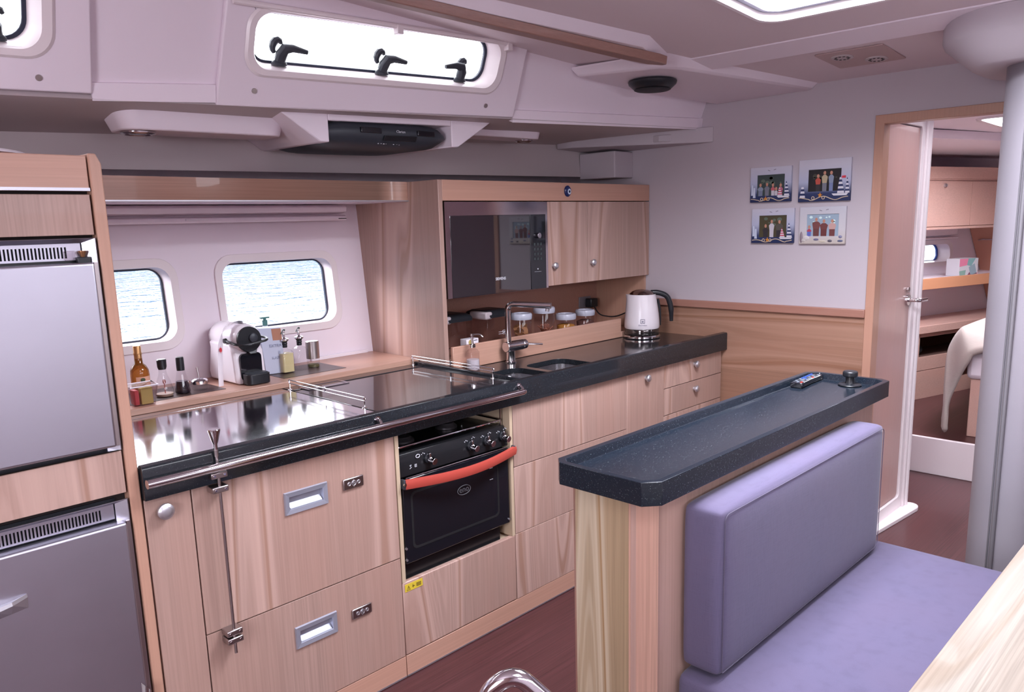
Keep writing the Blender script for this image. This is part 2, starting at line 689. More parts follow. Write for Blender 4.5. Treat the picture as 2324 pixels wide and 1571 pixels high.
# sea outside
b = B()
b.box(-60, 60, 1.7, 160, 0.20, 0.24)
sea = mat('rippled_sea', (0.03, 0.07, 0.13), 0.03, spec=0.9)
p_ = sea.node_tree.nodes['Principled BSDF']
c_ = coords(sea, (1, 1.6, 1), False)
n_ = noise(sea, c_, 1.6, 4, 0.6, 0.4)
bp_ = N(sea, 'ShaderNodeBump')
bp_.inputs['Strength'].default_value = 0.35
bp_.inputs['Distance'].default_value = 0.05
L(sea, n_, bp_.inputs['Height'])
L(sea, bp_.outputs[0], p_.inputs['Normal'])
sw = obj('sea_water', b, sea, kind='stuff')
tag(sw, 'bright rippled sea water seen through the portlights', 'water')

# coachroof side: plane leaning inboard towards the top
FA = Vector((XB, 0.153, 1.909))
FU = Vector((1, -0.1, 0.02))
FV = Vector((0, -0.39, 1))
FN = Vector((0.0856, 0.9282, 0.3620))
def F(x, bb, d=0.0):
    return FA + FU * (x - XB) + FV * bb + FN * d
def Zc(x):
    return 2.06 + 0.065 * (XB - x)
WA = (1.25, 2.168, 0.116, 0.262)
WB = (-0.25, 0.692, 0.116, 0.275)
b = B()
b.plate([(-1.6, 0.0), (XB + 0.06, 0.018), (XB + 0.06, 0.30), (-1.6, 0.42)],
        [rr(WA[0] - .01, WA[1] + .01, WA[2] - .01, WA[3] + .01, 0.05), rr(WB[0] - .01, WB[1] + .01, WB[2] - .01, WB[3] + .01, 0.05)],
        lambda u, v: F(u, v, 0.022), FN * 0.02)
struct('wall_coachroof', b, 'white')
b = B()   # chamfered lower border of the recessed fields
for x0, x1 in ((0.815, 1.148), (2.304, XB + 0.05)):
    b.hexa([F(x0, 0.0, 0.0), F(x1, 0.012, 0.0), F(x1, 0.012, 0.024), F(x0, 0.0, 0.024), F(x0, 0.042, 0.012), F(x1, 0.058, 0.012), F(x1, 0.058, 0.024), F(x0, 0.042, 0.024)])
struct('trim_2', b, 'white')
for k, (wx0, wx1, px0, px1, ww) in enumerate(((WA[0], WA[1], 1.148, 2.304, WA), (WB[0], WB[1], -1.5, 0.815, WB))):
    b = B()
    hole = rr(ww[0], ww[1], ww[2], ww[3], 0.05, 8)
    b.plate([(px0, 0.004), (px1, 0.016), (px1 - 0.012, 0.40), (px0 + 0.012, 0.40)], [hole], lambda u, v: F(u, v, 0.0), FN * 0.022)
    struct('trim_%d' % (3 + k), b, 'white', bev=0.005)
    n = 'window_%d' % (3 + k)
    b = B()
    out = rr(ww[0] - 0.03, ww[1] + 0.035, ww[2] - 0.026, ww[3] + 0.02, 0.065, 8)
    rings = [[F(u, v, -0.001) for u, v in out],
             [F(u, v, -0.007) for u, v in rr(ww[0] - 0.022, ww[1] + 0.027, ww[2] - 0.019, ww[3] + 0.015, 0.06, 8)],
             [F(u, v, -0.006) for u, v in rr(ww[0] - 0.004, ww[1] + 0.004, ww[2] - 0.004, ww[3] + 0.004, 0.052, 8)],
             [F(u, v, 0.004) for u, v in hole],
             [F(u, v, 0.05) for u, v in rr(ww[0] + 0.006, ww[1] - 0.02, ww[2] + 0.006, ww[3], 0.05, 8)]]
    b.rings(rings, False, False)
    wn = struct(n, b, 'white_gel')
    b = B()
    q = (ww[0] + 0.006, ww[1] - 0.02, ww[2] + 0.006, ww[3])
    b.plate(rr(q[0] - .01, q[1] + .006, q[2] - .006, q[3] + .006, 0.05), [rr(q[0] + .006, q[1] - .010, q[2] + .007, q[3] - .006, 0.045)], lambda u, v: F(u, v, 0.048), FN * 0.012)
    obj('frame', b, 'gasket', wn, bev=0.002)
    b = B()
    b.plate(rr(q[0], q[1], q[2], q[3], 0.045), [], lambda u, v: F(u, v, 0.056), FN * 0.004)
    obj('pane', b, 'pane', wn)
    lat = ((1.345, 1), (1.709, 1), (2.035, -1)) if k == 0 else ((0.60, -1), (0.1, 1))
    for lx, sg in lat:
        b = B()
        o_ = F(lx, ww[2] + 0.006, 0.030)
        X_, V_ = FU.normalized(), FV.normalized()
        b.rings([[o_ + X_ * (0.026 * math.cos(t) * s1) + FN * (0.014 * math.sin(t) * s1) + V_ * h for t in [2 * math.pi * i / 16 for i in range(16)]] for s1, h in ((1.0, 0.0), (0.95, 0.008), (0.6, 0.016), (0.42, 0.022))])
        la = obj('latch_base', b, 'blacksoft', wn)
        b = B()
        pts = [o_ + V_ * 0.014, o_ + V_ * 0.034 + X_ * 0.002 * sg - FN * 0.006, o_ + V_ * 0.052 + X_ * 0.010 * sg - FN * 0.010, o_ + V_ * 0.055 + X_ * 0.034 * sg - FN * 0.012, o_ + V_ * 0.048 + X_ * 0.082 * sg - FN * 0.014]
        b.tube(pts, [0.017, 0.018, 0.017, 0.012, 0.007], 10)
        obj('latch_handle', b, 'blacksoft', la)
        b = B()
        pts = [o_ + V_ * (0.052 + 0.020 * math.sin(t)) + X_ * (-0.008 * sg + 0.015 * math.cos(t)) + FN * 0.010 for t in [R(a) for a in range(30, 241, 30)]]
        b.tube(pts, [0.005, 0.009, 0.011, 0.012, 0.012, 0.011, 0.009, 0.007], 8)
        obj('latch_hook', b, 'blacksoft', la)
# roller blind along the top of the long window
b = B()
b.tube([F(1.17, 0.282, -0.012), F(2.20, 0.266, -0.012)], 0.0085, 10)
bl = struct('trim_blind_rail', b, 'white_gel')
for x in (1.72, 2.19):
    b = B()
    q = F(x, 0.274 - (x - 1.17) * 0.0156, -0.012)
    b.box(q.x - 0.012, q.x + 0.012, q.y - 0.013, q.y + 0.012, q.z - 0.016, q.z + 0.012)
    obj('clip', b, 'white_gel', bl, bev=0.002)
b = B()
for x, bb in ((0.688, 0.048), (1.261, 0.051), (2.155, 0.053)):
    o_ = F(x, bb, 0)
    b.cyl(o_, o_ - FN * 0.003, 0.0085, 0.0078, 16)
    b.cyl(o_ - FN * 0.003, o_ - FN * 0.0036, 0.004, 0.004, 12)
struct('trim_screw_caps', b, 'nickel')

# side-deck underside and liner above the cabinets
def E1(x):
    return F(x, 0.004 + (x - 0.8) * 0.005, 0.0)
def E2(x):
    return Vector((x, 0.80, 1.802 + (x - 0.68) * 0.034))
xs = [-1.6 + i * 0.5 for i in range(11)] + [XB + 0.05]
xs = sorted(set([x for x in xs if x < XB + 0.05] + [XB + 0.05]))
b = B()
rg = []
for x in xs:
    p, q = E1(x), E2(x)
    rg.append([p, q, Vector((x, 1.10, q.z + 0.0)), Vector((x, 1.10, q.z + 0.02)), q + Vector((0, 0, 0.02)), p + Vector((0, 0.02, 0.02))])
b.rings(rg)
struct('ceiling_side_deck', b, 'grey_white')
b = B()
rg = []
for x in xs:
    q = E2(x)
    zb = 1.700 + (x - 0.9) * 0.0115
    rg.append([Vector((x, 0.80, q.z + 0.01)), Vector((x, 0.785, zb)), Vector((x, 0.795, zb)), Vector((x, 0.81, q.z + 0.01))])
b.rings(rg)
struct('wall_liner', b, 'grey_white')
b = B()
b.box(-1.6, XB + 0.05, 1.06, 1.09, 1.55, 1.95)
struct('wall_port_upper', b, 'grey_white')
# end block and gusset in the corner against the bulkhead
b = B()
b.box(3.34, XB, 0.556, 0.79, 1.712, 1.846)
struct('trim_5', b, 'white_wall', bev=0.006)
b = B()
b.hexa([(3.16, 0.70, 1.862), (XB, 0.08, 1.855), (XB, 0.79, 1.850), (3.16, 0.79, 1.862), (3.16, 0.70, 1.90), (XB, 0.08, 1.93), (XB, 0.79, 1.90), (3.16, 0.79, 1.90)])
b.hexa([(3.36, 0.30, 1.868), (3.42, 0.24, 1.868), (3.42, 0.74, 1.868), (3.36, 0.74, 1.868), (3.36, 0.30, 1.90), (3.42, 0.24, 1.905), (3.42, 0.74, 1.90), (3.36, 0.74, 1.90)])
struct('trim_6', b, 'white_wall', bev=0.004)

# deckhead with the hatch opening
HX0, HX1, HY0, HY1 = 1.58, 2.54, -1.62, -0.668
def cz(u, v, d=0.0):
    return Vector((u, v, Zc(u) + d))
b = B()
b.plate([(-1.6, -3.4), (XB + 0.06, -3.4), (XB + 0.06, 0.12), (2.3, 0.20), (1.2, 0.30), (-1.6, 0.60)],
        [rr(HX0, HX1, HY0, HY1, 0.07), rr(0.15, 0.95, -2.7, -1.9, 0.07)], cz, (0, 0, 0.03))
struct('ceiling', b, 'white_vinyl')
for hn, (x0, x1, y0, y1) in enumerate(((HX0, HX1, HY0, HY1), (0.15, 0.95, -2.7, -1.9))):
    b = B()
    rings = [[cz(u, v, -0.002) for u, v in rr(x0 - 0.014, x1 + 0.014, y0 - 0.014, y1 + 0.014, 0.08)],
             [cz(u, v, -0.010) for u, v in rr(x0 - 0.010, x1 + 0.010, y0 - 0.010, y1 + 0.010, 0.076)],
             [cz(u, v, -0.008) for u, v in rr(x0, x1, y0, y1, 0.07)],
             [cz(u, v, 0.012) for u, v in rr(x0 + 0.002, x1 - 0.002, y0 + 0.002, y1 - 0.002, 0.07)],
             [cz(u, v, 0.028) for u, v in rr(x0 + 0.004, x1 - 0.004, y0 + 0.004, y1 - 0.004, 0.07)]]
    b.rings(rings, False, False)
    wn = struct('window_%d' % (5 + hn), b, 'white_gel')
    b = B()
    b.plate(rr(x0 + 0.004, x1 - 0.004, y0 + 0.004, y1 - 0.004, 0.06), [rr(x0 + 0.022, x1 - 0.022, y0 + 0.022, y1 - 0.022, 0.05)], lambda u, v: cz(u, v, 0.016), (0, 0, 0.010))
    obj('frame', b, 'alu', wn)
    b = B()
    b.plate(rr(x0 + 0.01, x1 - 0.01, y0 + 0.01, y1 - 0.01, 0.05), [], lambda u, v: cz(u, v, 0.028), (0, 0, 0.006))
    obj('pane', b, 'pane', wn)
# athwartship step in the deckhead
b = B()
b.hexa([(2.79, -3.4, Zc(2.79) - 0.004), (2.92, -3.4, Zc(2.92) - 0.022), (2.92, -0.15, Zc(2.92) - 0.022), (2.79, -0.19, Zc(2.79) - 0.004),
        (2.79, -3.4, Zc(2.79) + 0.01), (2.92, -3.4, Zc(2.92) + 0.01), (2.92, -0.15, Zc(2.92) + 0.01), (2.79, -0.19, Zc(2.79) + 0.01)])
struct('trim_7', b, 'white', bev=0.003)
# grab beam: white fairing with a wooden handhold strip
def P(x, y, d):
    return Vector((x, y, Zc(x) + d))
b = B()
inner = [(0.9, 0.02), (1.82, -0.150), (2.43, -0.289), (2.66, -0.208), (2.80, -0.165)]
outer = [(0.9, 0.16), (1.82, 0.03), (2.43, -0.07), (2.62, -0.10), (2.80, -0.13)]
rg = []
for (xa, ya), (xo, yo) in zip(inner, outer):
    k = 0.035 if xa < 2.7 else 0.012
    rg.append([P(xa, ya, 0.005), P(xa, ya + 0.03, -k), P(xo, yo - 0.015, -k), P(xo, yo, 0.005)])
b.rings(rg)
struct('trim_8', b, 'white', bev=0.004)
b = B()
rg = []
for x, ya, yo in ((0.9, 0.03, 0.07), (1.78, -0.115, -0.070), (2.40, -0.232, -0.175), (2.53, -0.262, -0.205), (2.58, -0.262, -0.240)):
    rg.append([P(x, ya, -0.036), P(x, ya + 0.004, -0.066), P(x, yo, -0.066), P(x, yo + 0.004, -0.036)])
b.rings(rg)
struct('trim_9', b, 'wood_rail', bev=0.003)
# moulded pod in the corner that carries the loudspeaker
b = B()
lo = [(2.58, 0.17, 2.070), (2.70, -0.145, 2.072), (2.78, -0.195, 2.070), (XB, -0.40, 2.035), (XB, 0.07, 2.028), (2.90, 0.16, 2.05)]
up = [(2.56, 0.20, 2.11), (2.66, -0.215, 2.12), (2.80, -0.245, 2.115), (XB, -0.45, 2.075), (XB, 0.11, 2.08), (2.90, 0.20, 2.12)]
b.rings([lo, up])
struct('trim_10', b, 'white', bev=0.01)

# forward bulkhead with the doorway
DY0, DY1, DZ = -1.42, -0.70, 1.878
b = B()
b.plate([(-3.4, 0.0), (1.1, 0.0), (1.1, 2.2), (-3.4, 2.2)], [[(DY0, 0.0005), (DY1, 0.0005), (DY1, DZ), (DY0, DZ)]], lambda u, v: Vector((XB, u, v)), (0.04, 0, 0))
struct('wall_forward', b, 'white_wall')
b = B()
b.box(XB - 0.008, XB, -0.684, 0.46, 0.0, 1.052)
struct('trim_11', b, 'wood_y')
b = B()
b.box(XB - 0.020, XB, -0.684, 0.46, 1.050, 1.086)
struct('trim_12', b, 'wood_yp', bev=0.003)
b = B()   # door casing: left jamb and head, mitred
for pts in ([(-0.683, 0.0), (-0.720, 0.0), (-0.720, 1.860), (-0.683, 1.897)], [(-0.683, 1.897), (-0.720, 1.860), (-1.40, 1.860), (-1.44, 1.897)], [(-1.44, 1.897), (-1.40, 1.860), (-1.40, 0.0), (-1.44, 0.0)]):
    b.plate(pts, [], lambda u, v: Vector((XB - 0.012, u, v)), (0.07, 0, 0))
struct('trim_13', b, 'wood_trim', bev=0.002)

# toilet-compartment side beyond the doorway: white moulded frame around a flush wooden door
b = B()
b.plate([(3.54, 0.0), (4.135, 0.0), (4.135, 2.1), (3.54, 2.1)], [rr(3.545, 4.035, 0.085, 1.885, 0.02)], lambda u, v: Vector((u, -0.70, v)), (0, 0.04, 0))
b.tube([(4.085, -0.703, 0.0), (4.085, -0.703, 2.1)], 0.009, 12)
b.tube([(4.118, -0.698, 0.0), (4.118, -0.698, 2.1)], 0.020, 16)
struct('wall_side_compartment', b, 'white_gel', bev=0.003)
b = B()
b.plate(rr(3.55, 4.03, 0.09, 1.88, 0.02), [], lambda u, v: Vector((u, -0.690, v)), (0, 0.025, 0))
dr = struct('door_1', b, 'wood_door')
b = B()
b.cyl((3.995, -0.690, 1.085), (3.995, -0.700, 1.085), 0.027, 0.026, 20)
b.tube(fillet([(3.995, -0.700, 1.085), (3.995, -0.745, 1.085), (4.075, -0.752, 1.083)], 0.02), 0.010, 12)
b.cyl((3.985, -0.692, 1.135), (3.985, -0.702, 1.135), 0.012, 0.012, 14)
obj('door_handle', b, 'chrome', dr)
b = B()
b.plate([(3.60, -0.66), (4.03, -0.66), (4.03, -0.70)] + [(4.11 + 0.06 * math.cos(R(a)), -0.725 + 0.045 * math.sin(R(a))) for a in range(70, -91, -20)] + [(4.06, -0.765), (3.62, -0.725)], [], lambda u, v: Vector((u, v, 0.0)), (0, 0, 0.022))
struct('trim_14', b, 'white_gel', bev=0.006)
b = B()
b.plate([(3.53, -3.4), (4.17, -3.4), (4.17, 1.4), (3.53, 1.4)], [[(3.69, -1.25), (4.03, -1.25), (4.03, -0.95), (3.69, -0.95)]], lambda u, v: Vector((u, v, 2.015 - 0.01 * (v + 1.0))), (0, 0, 0.04))
struct('ceiling_passage', b, 'white')
b = B()
b.box(4.10, 4.135, -0.66, 1.4, 0.0, 2.1)
struct('wall_side_compartment_end', b, 'white_gel')

# forward cabin: hull side converging to the bow
CD = Vector((0.956, -0.292, 0))
CN = Vector((0.292, 0.956, 0))
CO = Vector((5.6, -0.16, 0))
def K(s, z, d=0.0):
    """s metres forward along the cabin furniture face, d metres outboard of it"""
    return CO + CD * s + CN * d + Vector((0, 0, z))
def kbox(b, s0, s1, d0, d1, z0, z1, lean=0.0):
    b.hexa([K(s0, z0, d0), K(s1, z0, d0), K(s1, z0, d1), K(s0, z0, d1), K(s0, z1, d0 + lean), K(s1, z1, d0 + lean), K(s1, z1, d1 + lean), K(s0, z1, d1 + lean)])
b = B()
b.plate([(-1.6, 0.18), (3.0, 0.18), (3.0, 1.95), (-1.6, 1.95)], [rr(0.52, 1.055, 1.118, 1.25, 0.05)], lambda u, v: K(u, v, 0.364 + (v - 1.0) * 0.10), CN * 0.02)
struct('wall_cabin_port', b, 'white')
b = B()
lo = rr(0.48, 1.095, 1.085, 1.283, 0.07)
b.plate(lo, [rr(0.52, 1.055, 1.118, 1.25, 0.05)], lambda u, v: K(u, v, 0.356 + (v - 1.0) * 0.10), CN * 0.012)
b.rings([[K(u, v, 0.356 + (v - 1.0) * 0.1) for u, v in rr(0.52, 1.055, 1.118, 1.25, 0.05)], [K(u, v, 0.444 + (v - 1.0) * 0.1) for u, v in rr(0.53, 1.03, 1.124, 1.245, 0.05)]], False, False)
wn = struct('window_7', b, 'white_gel')
b = B()
b.plate(rr(0.52, 1.04, 1.12, 1.249, 0.05), [rr(0.54, 1.012, 1.128, 1.241, 0.045)], lambda u, v: K(u, v, 0.439 + (v - 1.0) * 0.10), CN * 0.01)
obj('gasket', b, mat('blue_gasket', (0.03, 0.08, 0.35), 0.4), wn)
b = B()
b.plate(rr(0.53, 1.03, 1.124, 1.245, 0.045), [], lambda u, v: K(u, v, 0.444 + (v - 1.0) * 0.10), CN * 0.004)
obj('pane', b, 'pane', wn)
def c2(u, v, d=0.0):
    return Vector((u, v, 2.03 - 0.0125 * (u - 4.2) - 0.0115 * (v + 3.0) + d))
b = B()
b.plate([(4.15, -3.4), (8.2, -3.4), (8.2, 1.4), (4.15, 1.4)], [rr(4.98, 5.48, -1.15, -0.685, 0.06)], c2, (0, 0, 0.03))
struct('ceiling_forward', b, 'white')
b = B()
b.rings([[c2(u, v, d) for u, v in rr(4.98 - s_, 5.48 + s_, -1.15 - s_, -0.685 + s_, 0.06 + s_)] for s_, d in ((0.03, 0.0), (0.024, -0.012), (0.0, -0.008), (-0.002, 0.03))], False, False)
wn = struct('window_8', b, 'white_gel')
b = B()
b.plate(rr(4.985, 5.475, -1.145, -0.69, 0.06), [], lambda u, v: c2(u, v, 0.028), (0, 0, 0.005))
obj('pane', b, 'pane', wn)
b = B()
b.rings([[K(s, 1.93, -0.32), K(s, 1.90, -0.22), K(s, 1.88, 0.05), K(s, 1.90, 0.45), K(s, 1.98, 0.45), K(s, 1.98, -0.32)] for s in (-1.4, 0.5, 3.0)])
struct('trim_15', b, 'white')
b = B()
b.box(7.75, 7.80, -3.4, -0.42, 0.18, 2.05)
struct('wall_bow', b, 'wood_cabin')
b = B()
b.box(4.2, 8.2, -3.42, -3.38, 0.0, 2.1)
struct('wall_cabin_starboard', b, 'white')
# rear enclosure of the saloon (behind the photographer)
b = B()
b.plate([(-3.4, 0.0), (1.1, 0.0), (1.1, 2.5), (-3.4, 2.5)], [[(-2.1, 0.95), (-1.1, 0.95), (-1.1, 2.1), (-2.1, 2.1)]], lambda u, v: Vector((-1.64, u, v)), (0.04, 0, 0))
struct('wall_aft', b, 'wood_door')
b = B()
b.plate([(-1.6, 0.0), (XB, 0.0), (XB, 2.5), (-1.6, 2.5)], [rr(-0.3, 1.0, 1.62, 1.98, 0.05), rr(1.2, 2.5, 1.62, 1.98, 0.05)], lambda u, v: Vector((u, -3.44, v)), (0, 0.04, 0))
struct('wall_starboard', b, 'white')
# ================================================================== GALLEY FURNITURE
def front(b, x0, x1, z0, z1, t=0.02, g=0.0017, y=0.0):
    b.box(x0 + g, x1 - g, y, y + t, z0 + g, z1 - g)


def knob(parent, x, z, r=0.019, y=0.0):
    b = B()
    rg = []
    for rr_, d in ((r * 0.62, 0.0), (r * 0.62, 0.006), (r, 0.012), (r * 0.98, 0.019), (r * 0.7, 0.023), (r * 0.66, 0.0235), (r * 0.3, 0.0245)):
        rg.append([(x + rr_ * math.cos(2 * math.pi * k / 24), y - d, z + rr_ * math.sin(2 * math.pi * k / 24)) for k in range(24)])
    b.rings(rg)
    return obj('knob', b, 'satin', parent, label='round matt metal knob')


def recessed_handle(parent, x0, x1, z0, z1):
    b = B()
    def ring(i, d):
        return [(x0 + i, -d, z0 + i), (x1 - i, -d, z0 + i), (x1 - i, -d, z1 - i), (x0 + i, -d, z1 - i)]
    b.rings([ring(0, 0.0), ring(0.002, 0.006), ring(0.015, 0.004), ring(0.016, 0.002), ring(0.018, -0.013), ring(0.020, -0.013)], False, True)
    o = obj('recessed_handle', b, 'alu', parent, smooth=False, label='grey metal flush pull with bevelled rim')
    b = B()   # sloped finger ledge inside
    b.hexa([(x0 + 0.019, -0.0005, z0 + 0.017), (x1 - 0.019, -0.0005, z0 + 0.017), (x1 - 0.019, 0.0125, z0 + 0.017), (x0 + 0.019, 0.0125, z0 + 0.017),
            (x0 + 0.019, -0.0003, z0 + 0.018), (x1 - 0.019, -0.0003, z0 + 0.018), (x1 - 0.019, 0.0125, z0 + 0.031), (x0 + 0.019, 0.0125, z0 + 0.031)])
    obj('inner_ledge', b, mat('pale_aluminium', (0.62, 0.66, 0.80), 0.4, 0.3), o)


def lock_plate(parent, x0, x1, z0, z1):
    b = B()
    b.box(x0, x1, -0.007, 0.0, z0, z1)
    o = obj('lock_plate', b, 'nickel', parent, bev=0.003, label='small brushed nickel lock plate')
    cx, cz_ = (x0 + x1) / 2, (z0 + z1) / 2
    b = B()
    for dx, r in ((-0.017, 0.0052), (0.0, 0.0075), (0.017, 0.0052)):
        pts = [(cx + dx + r * math.cos(R(a)), -0.0078, cz_ + r * math.sin(R(a))) for a in range(0, 360, 24)]
        b.tube(pts, 0.0011, 6, closed=True)
        if dx == 0:
            b.cyl((cx, -0.007, cz_), (cx, -0.0105, cz_), 0.0045, 0.004, 14)
        else:
            b.cyl((cx + dx, -0.007, cz_), (cx + dx, -0.0085, cz_), 0.0018, 0.0018, 8)
    for z in (0.011, -0.011):
        b.cyl((cx, -0.007, cz_ + z), (cx, -0.0082, cz_ + z), 0.0013, 0.0013, 8)
    obj('lock_dial', b, 'satin', o)


# ---- tall cabinet with the two refrigerators
t = thing('tall_cabinet', 'tall wooden cabinet holding two steel refrigerators one above the other', 'cabinet', (0.2, 0.3, 0))
b = B()
b.box(-0.20, 0.642, 0.0, 0.62, 1.594, 1.672)
obj('top_rail', b, 'wood_h', t, bev=0.002)
b = B()
b.box(-0.20, 0.642, -0.003, 0.0, 1.594, 1.601)
obj('trim_strip', b, 'satin', t, label='thin pale metal strip')
b = B()
b.plate([(0.645, 0.0), (0.672, 0.0), (0.672, 1.655), (0.662, 1.677), (0.645, 1.677)], [], lambda u, v: Vector((u, -0.004, v)), (0, 0.96, 0))
obj('end_panel', b, 'wood_trim', t, bev=0.003)
b = B()
b.box(-0.22, -0.20, -0.004, 0.62, 0.0, 1.677)
obj('side_panel', b, 'wood_trim', t)
b = B()
front(b, -0.20, 0.642, 1.494, 1.588, y=0.0)
obj('drawer_front', b, 'wood', t, bev=0.0015)
b = B()
front(b, -0.20, 0.642, 0.875, 0.984, y=0.0)
obj('middle_panel', b, 'wood', t, bev=0.0015)
b = B()
b.box(-0.20, 0.645, 0.03, 0.62, 0.0, 1.60)
obj('carcass', b, 'dark', t)
b = B()
b.box(-0.20, 0.645, 0.0, 0.02, 0.0, 0.08)
obj('toe_kick', b, 'wood_h', t)


def fridge(label, zt, zb, grille_z0, grille_z1, handle):
    t = thing('refrigerator', label, 'refrigerator', (0.2, 0.1, zb))
    X0, X1 = -0.19, 0.640
    b = B()   # bevelled stainless surround
    def ring(i, d):
        return [(X0 + i, d, zb), (X1 - i, d, zb), (X1 - i, d, zt - i * 0.4), (X0 + i, d, zt - i * 0.4)]
    b.rings([ring(0.0, 0.0), ring(0.0, -0.004), ring(0.002, -0.005), ring(0.026, 0.012), ring(0.026, 0.028)], False, False)
    obj('surround', b, 'steel', t, smooth=False)
    b = B()
    b.box(X0 + 0.02, X1 - 0.02, 0.026, 0.03, zb, zt)
    obj('backing', b, 'black', t)
    b = B()
    b.plate([(X0 + 0.028, grille_z0), (X1 - 0.028, grille_z0), (X1 - 0.028, grille_z1), (X0 + 0.028, grille_z1)],
            [[(x, grille_z0 + 0.005), (x + 0.0038, grille_z0 + 0.005), (x + 0.0038, grille_z1 - 0.008), (x, grille_z1 - 0.008)] for x in [X1 - 0.062 - k * 0.0075 for k in range(74)] if x > 0.02],
            lambda u, v: Vector((u, 0.016, v)), (0, 0.004, 0))
    obj('vent_grille', b, 'steel', t, smooth=False)
    dz = grille_z0 - 0.006
    b = B()
    b.box(X0 + 0.004, X1 - 0.012, -0.018, 0.024, zb + 0.012, dz)
    d = obj('door', b, 'steel', t, bev=0.006, seg=3)
    b = B()
    b.box(X1 - 0.010, X1 - 0.002, -0.006, 0.02, zb + 0.012, dz)
    obj('door_seal', b, 'nickel', t)
    if handle == 'arc':
        b = B()
        xs_ = [0.0 + 0.40 * k / 12 for k in range(13)]
        top = []
        zc = 0.700
        for s_ in range(2):
            pass
        rg = []
        for k, x in enumerate(xs_):
            u = k / 12
            bow = 0.030 * math.sin(math.pi * min(1, max(0, u))) ** 0.5
            zl = zc - 0.012 * (1 - abs(2 * u - 1) ** 2)
            rg.append([(x, -0.018, zl + 0.004), (x, -0.020 - bow, zl + 0.008), (x, -0.022 - bow, zl), (x, -0.018, zl - 0.026)])
        b.rings(rg)
        obj('handle', b, 'satin', d, smooth=False, label='curved pull lip pressed from pale metal')
    else:
        b = B()
        b.box(-0.1, 0.410, -0.026, -0.018, 1.272, 1.300)
        obj('handle', b, 'satin', d, bev=0.004, label='flat pale metal handle plate')
    return t, d


ft, fd = fridge('upper brushed steel refrigerator with a flat handle plate', 1.489, 0.986, 1.440, 1.478, 'plate')
b = B()
b.box(0.575, 0.596, 0.002, 0.016, 1.440, 1.462)
obj('latch', b, 'clearplastic', ft, bev=0.002)
b = B()
b.lathe([(0.004, 1.436), (0.004, 1.446), (0.0085, 1.458), (0.0085, 1.461)], (0.611, 0.004), 16)
obj('latch_knob', b, mat('dark_brass', (0.28, 0.14, 0.07), 0.3, 0.9), ft)
b = B()
b.box(0.598, 0.626, -0.002, 0.014, 1.432, 1.447)
obj('latch_base', b, 'black', ft, bev=0.002)
ft2, fd2 = fridge('lower brushed steel refrigerator with a curved pull lip', 0.862, 0.335, 0.813, 0.851, 'arc')
b = B()
rg = []
for k in range(9):
    u = k / 8
    x = 0.612 + 0.022 * u
    rg.append([(x, -0.022 - 0.012 * math.sin(math.pi * u), 0.388 - 0.03 * u), (x, -0.014 - 0.012 * math.sin(math.pi * u), 0.388 - 0.03 * u), (x, -0.014, 0.335), (x, -0.022, 0.335)])
b.rings(rg)
obj('door_catch', b, 'chrome', fd2)
# below the lower refrigerator
b = B()
front(b, -0.20, 0.642, 0.08, 0.330)
obj('lower_panel', b, 'wood', t, bev=0.0015)
# white dish lying on top of the tall cabinet
b = B()
b.lathe([(0.02, 1.674), (0.20, 1.674), (0.235, 1.679), (0.215, 1.688), (0.13, 1.703), (0.02, 1.708)], (0.365, 0.25), 48)
tag(obj('white_platter', b, 'whiteplastic', at=(0.365, 0.25, 1.677)), 'shallow white platter lying on top of the tall refrigerator cabinet', 'platter')

# ---- narrow door cabinet beside the refrigerators
ZT = 0.846
def carcass(t, x0, x1, z0=0.08, z1=ZT, y0=0.0205, y1=0.60, m='wood_trim'):
    b = B()
    for xx in ((x0, x0 + 0.016), (x1 - 0.016, x1)):
        b.box(xx[0], xx[1], y0, y1, z0, z1)
    b.box(x0 + 0.016, x1 - 0.016, y0, y1, z0, z0 + 0.016)
    b.box(x0 + 0.016, x1 - 0.016, y1 - 0.012, y1, z0 + 0.016, z1)
    return obj('carcass', b, m, t)


t = thing('narrow_cabinet', 'narrow wooden cabinet with a large round knob between refrigerators and lock-fitted drawers', 'cabinet', (0.735, 0.3, 0))
carcass(t, 0.675, 0.795)
b = B()
front(b, 0.675, 0.795, 0.08, ZT)
d = obj('door', b, 'wood_plain', t, bev=0.0015)
knob(d, 0.722, 0.807, 0.021)

t = thing('drawer_cabinet', 'wooden cabinet of two deep drawers with grey flush pulls and nickel locks', 'cabinet', (1.12, 0.3, 0))
carcass(t, 0.795, 1.447)
for z0, z1, hz0, hz1, lz0, lz1 in ((0.430, ZT, 0.692, 0.760, 0.715, 0.750), (0.08, 0.430, 0.277, 0.346, 0.293, 0.326)):
    b = B()
    g = 0.0017
    b.plate([(0.795 + g, z0 + g), (1.447 - g, z0 + g), (1.447 - g, z1 - g), (0.795 + g, z1 - g)], [[(1.0675, hz0 + 0.0155), (1.1785, hz0 + 0.0155), (1.1785, hz1 - 0.0155), (1.0675, hz1 - 0.0155)]], lambda u, v: Vector((u, 0, v)), (0, 0.02, 0))
    d = obj('drawer', b, 'wood', t, bev=0.0012)
    recessed_handle(d, 1.052, 1.194, hz0, hz1)
    lock_plate(d, 1.247, 1.320, lz0, lz1)

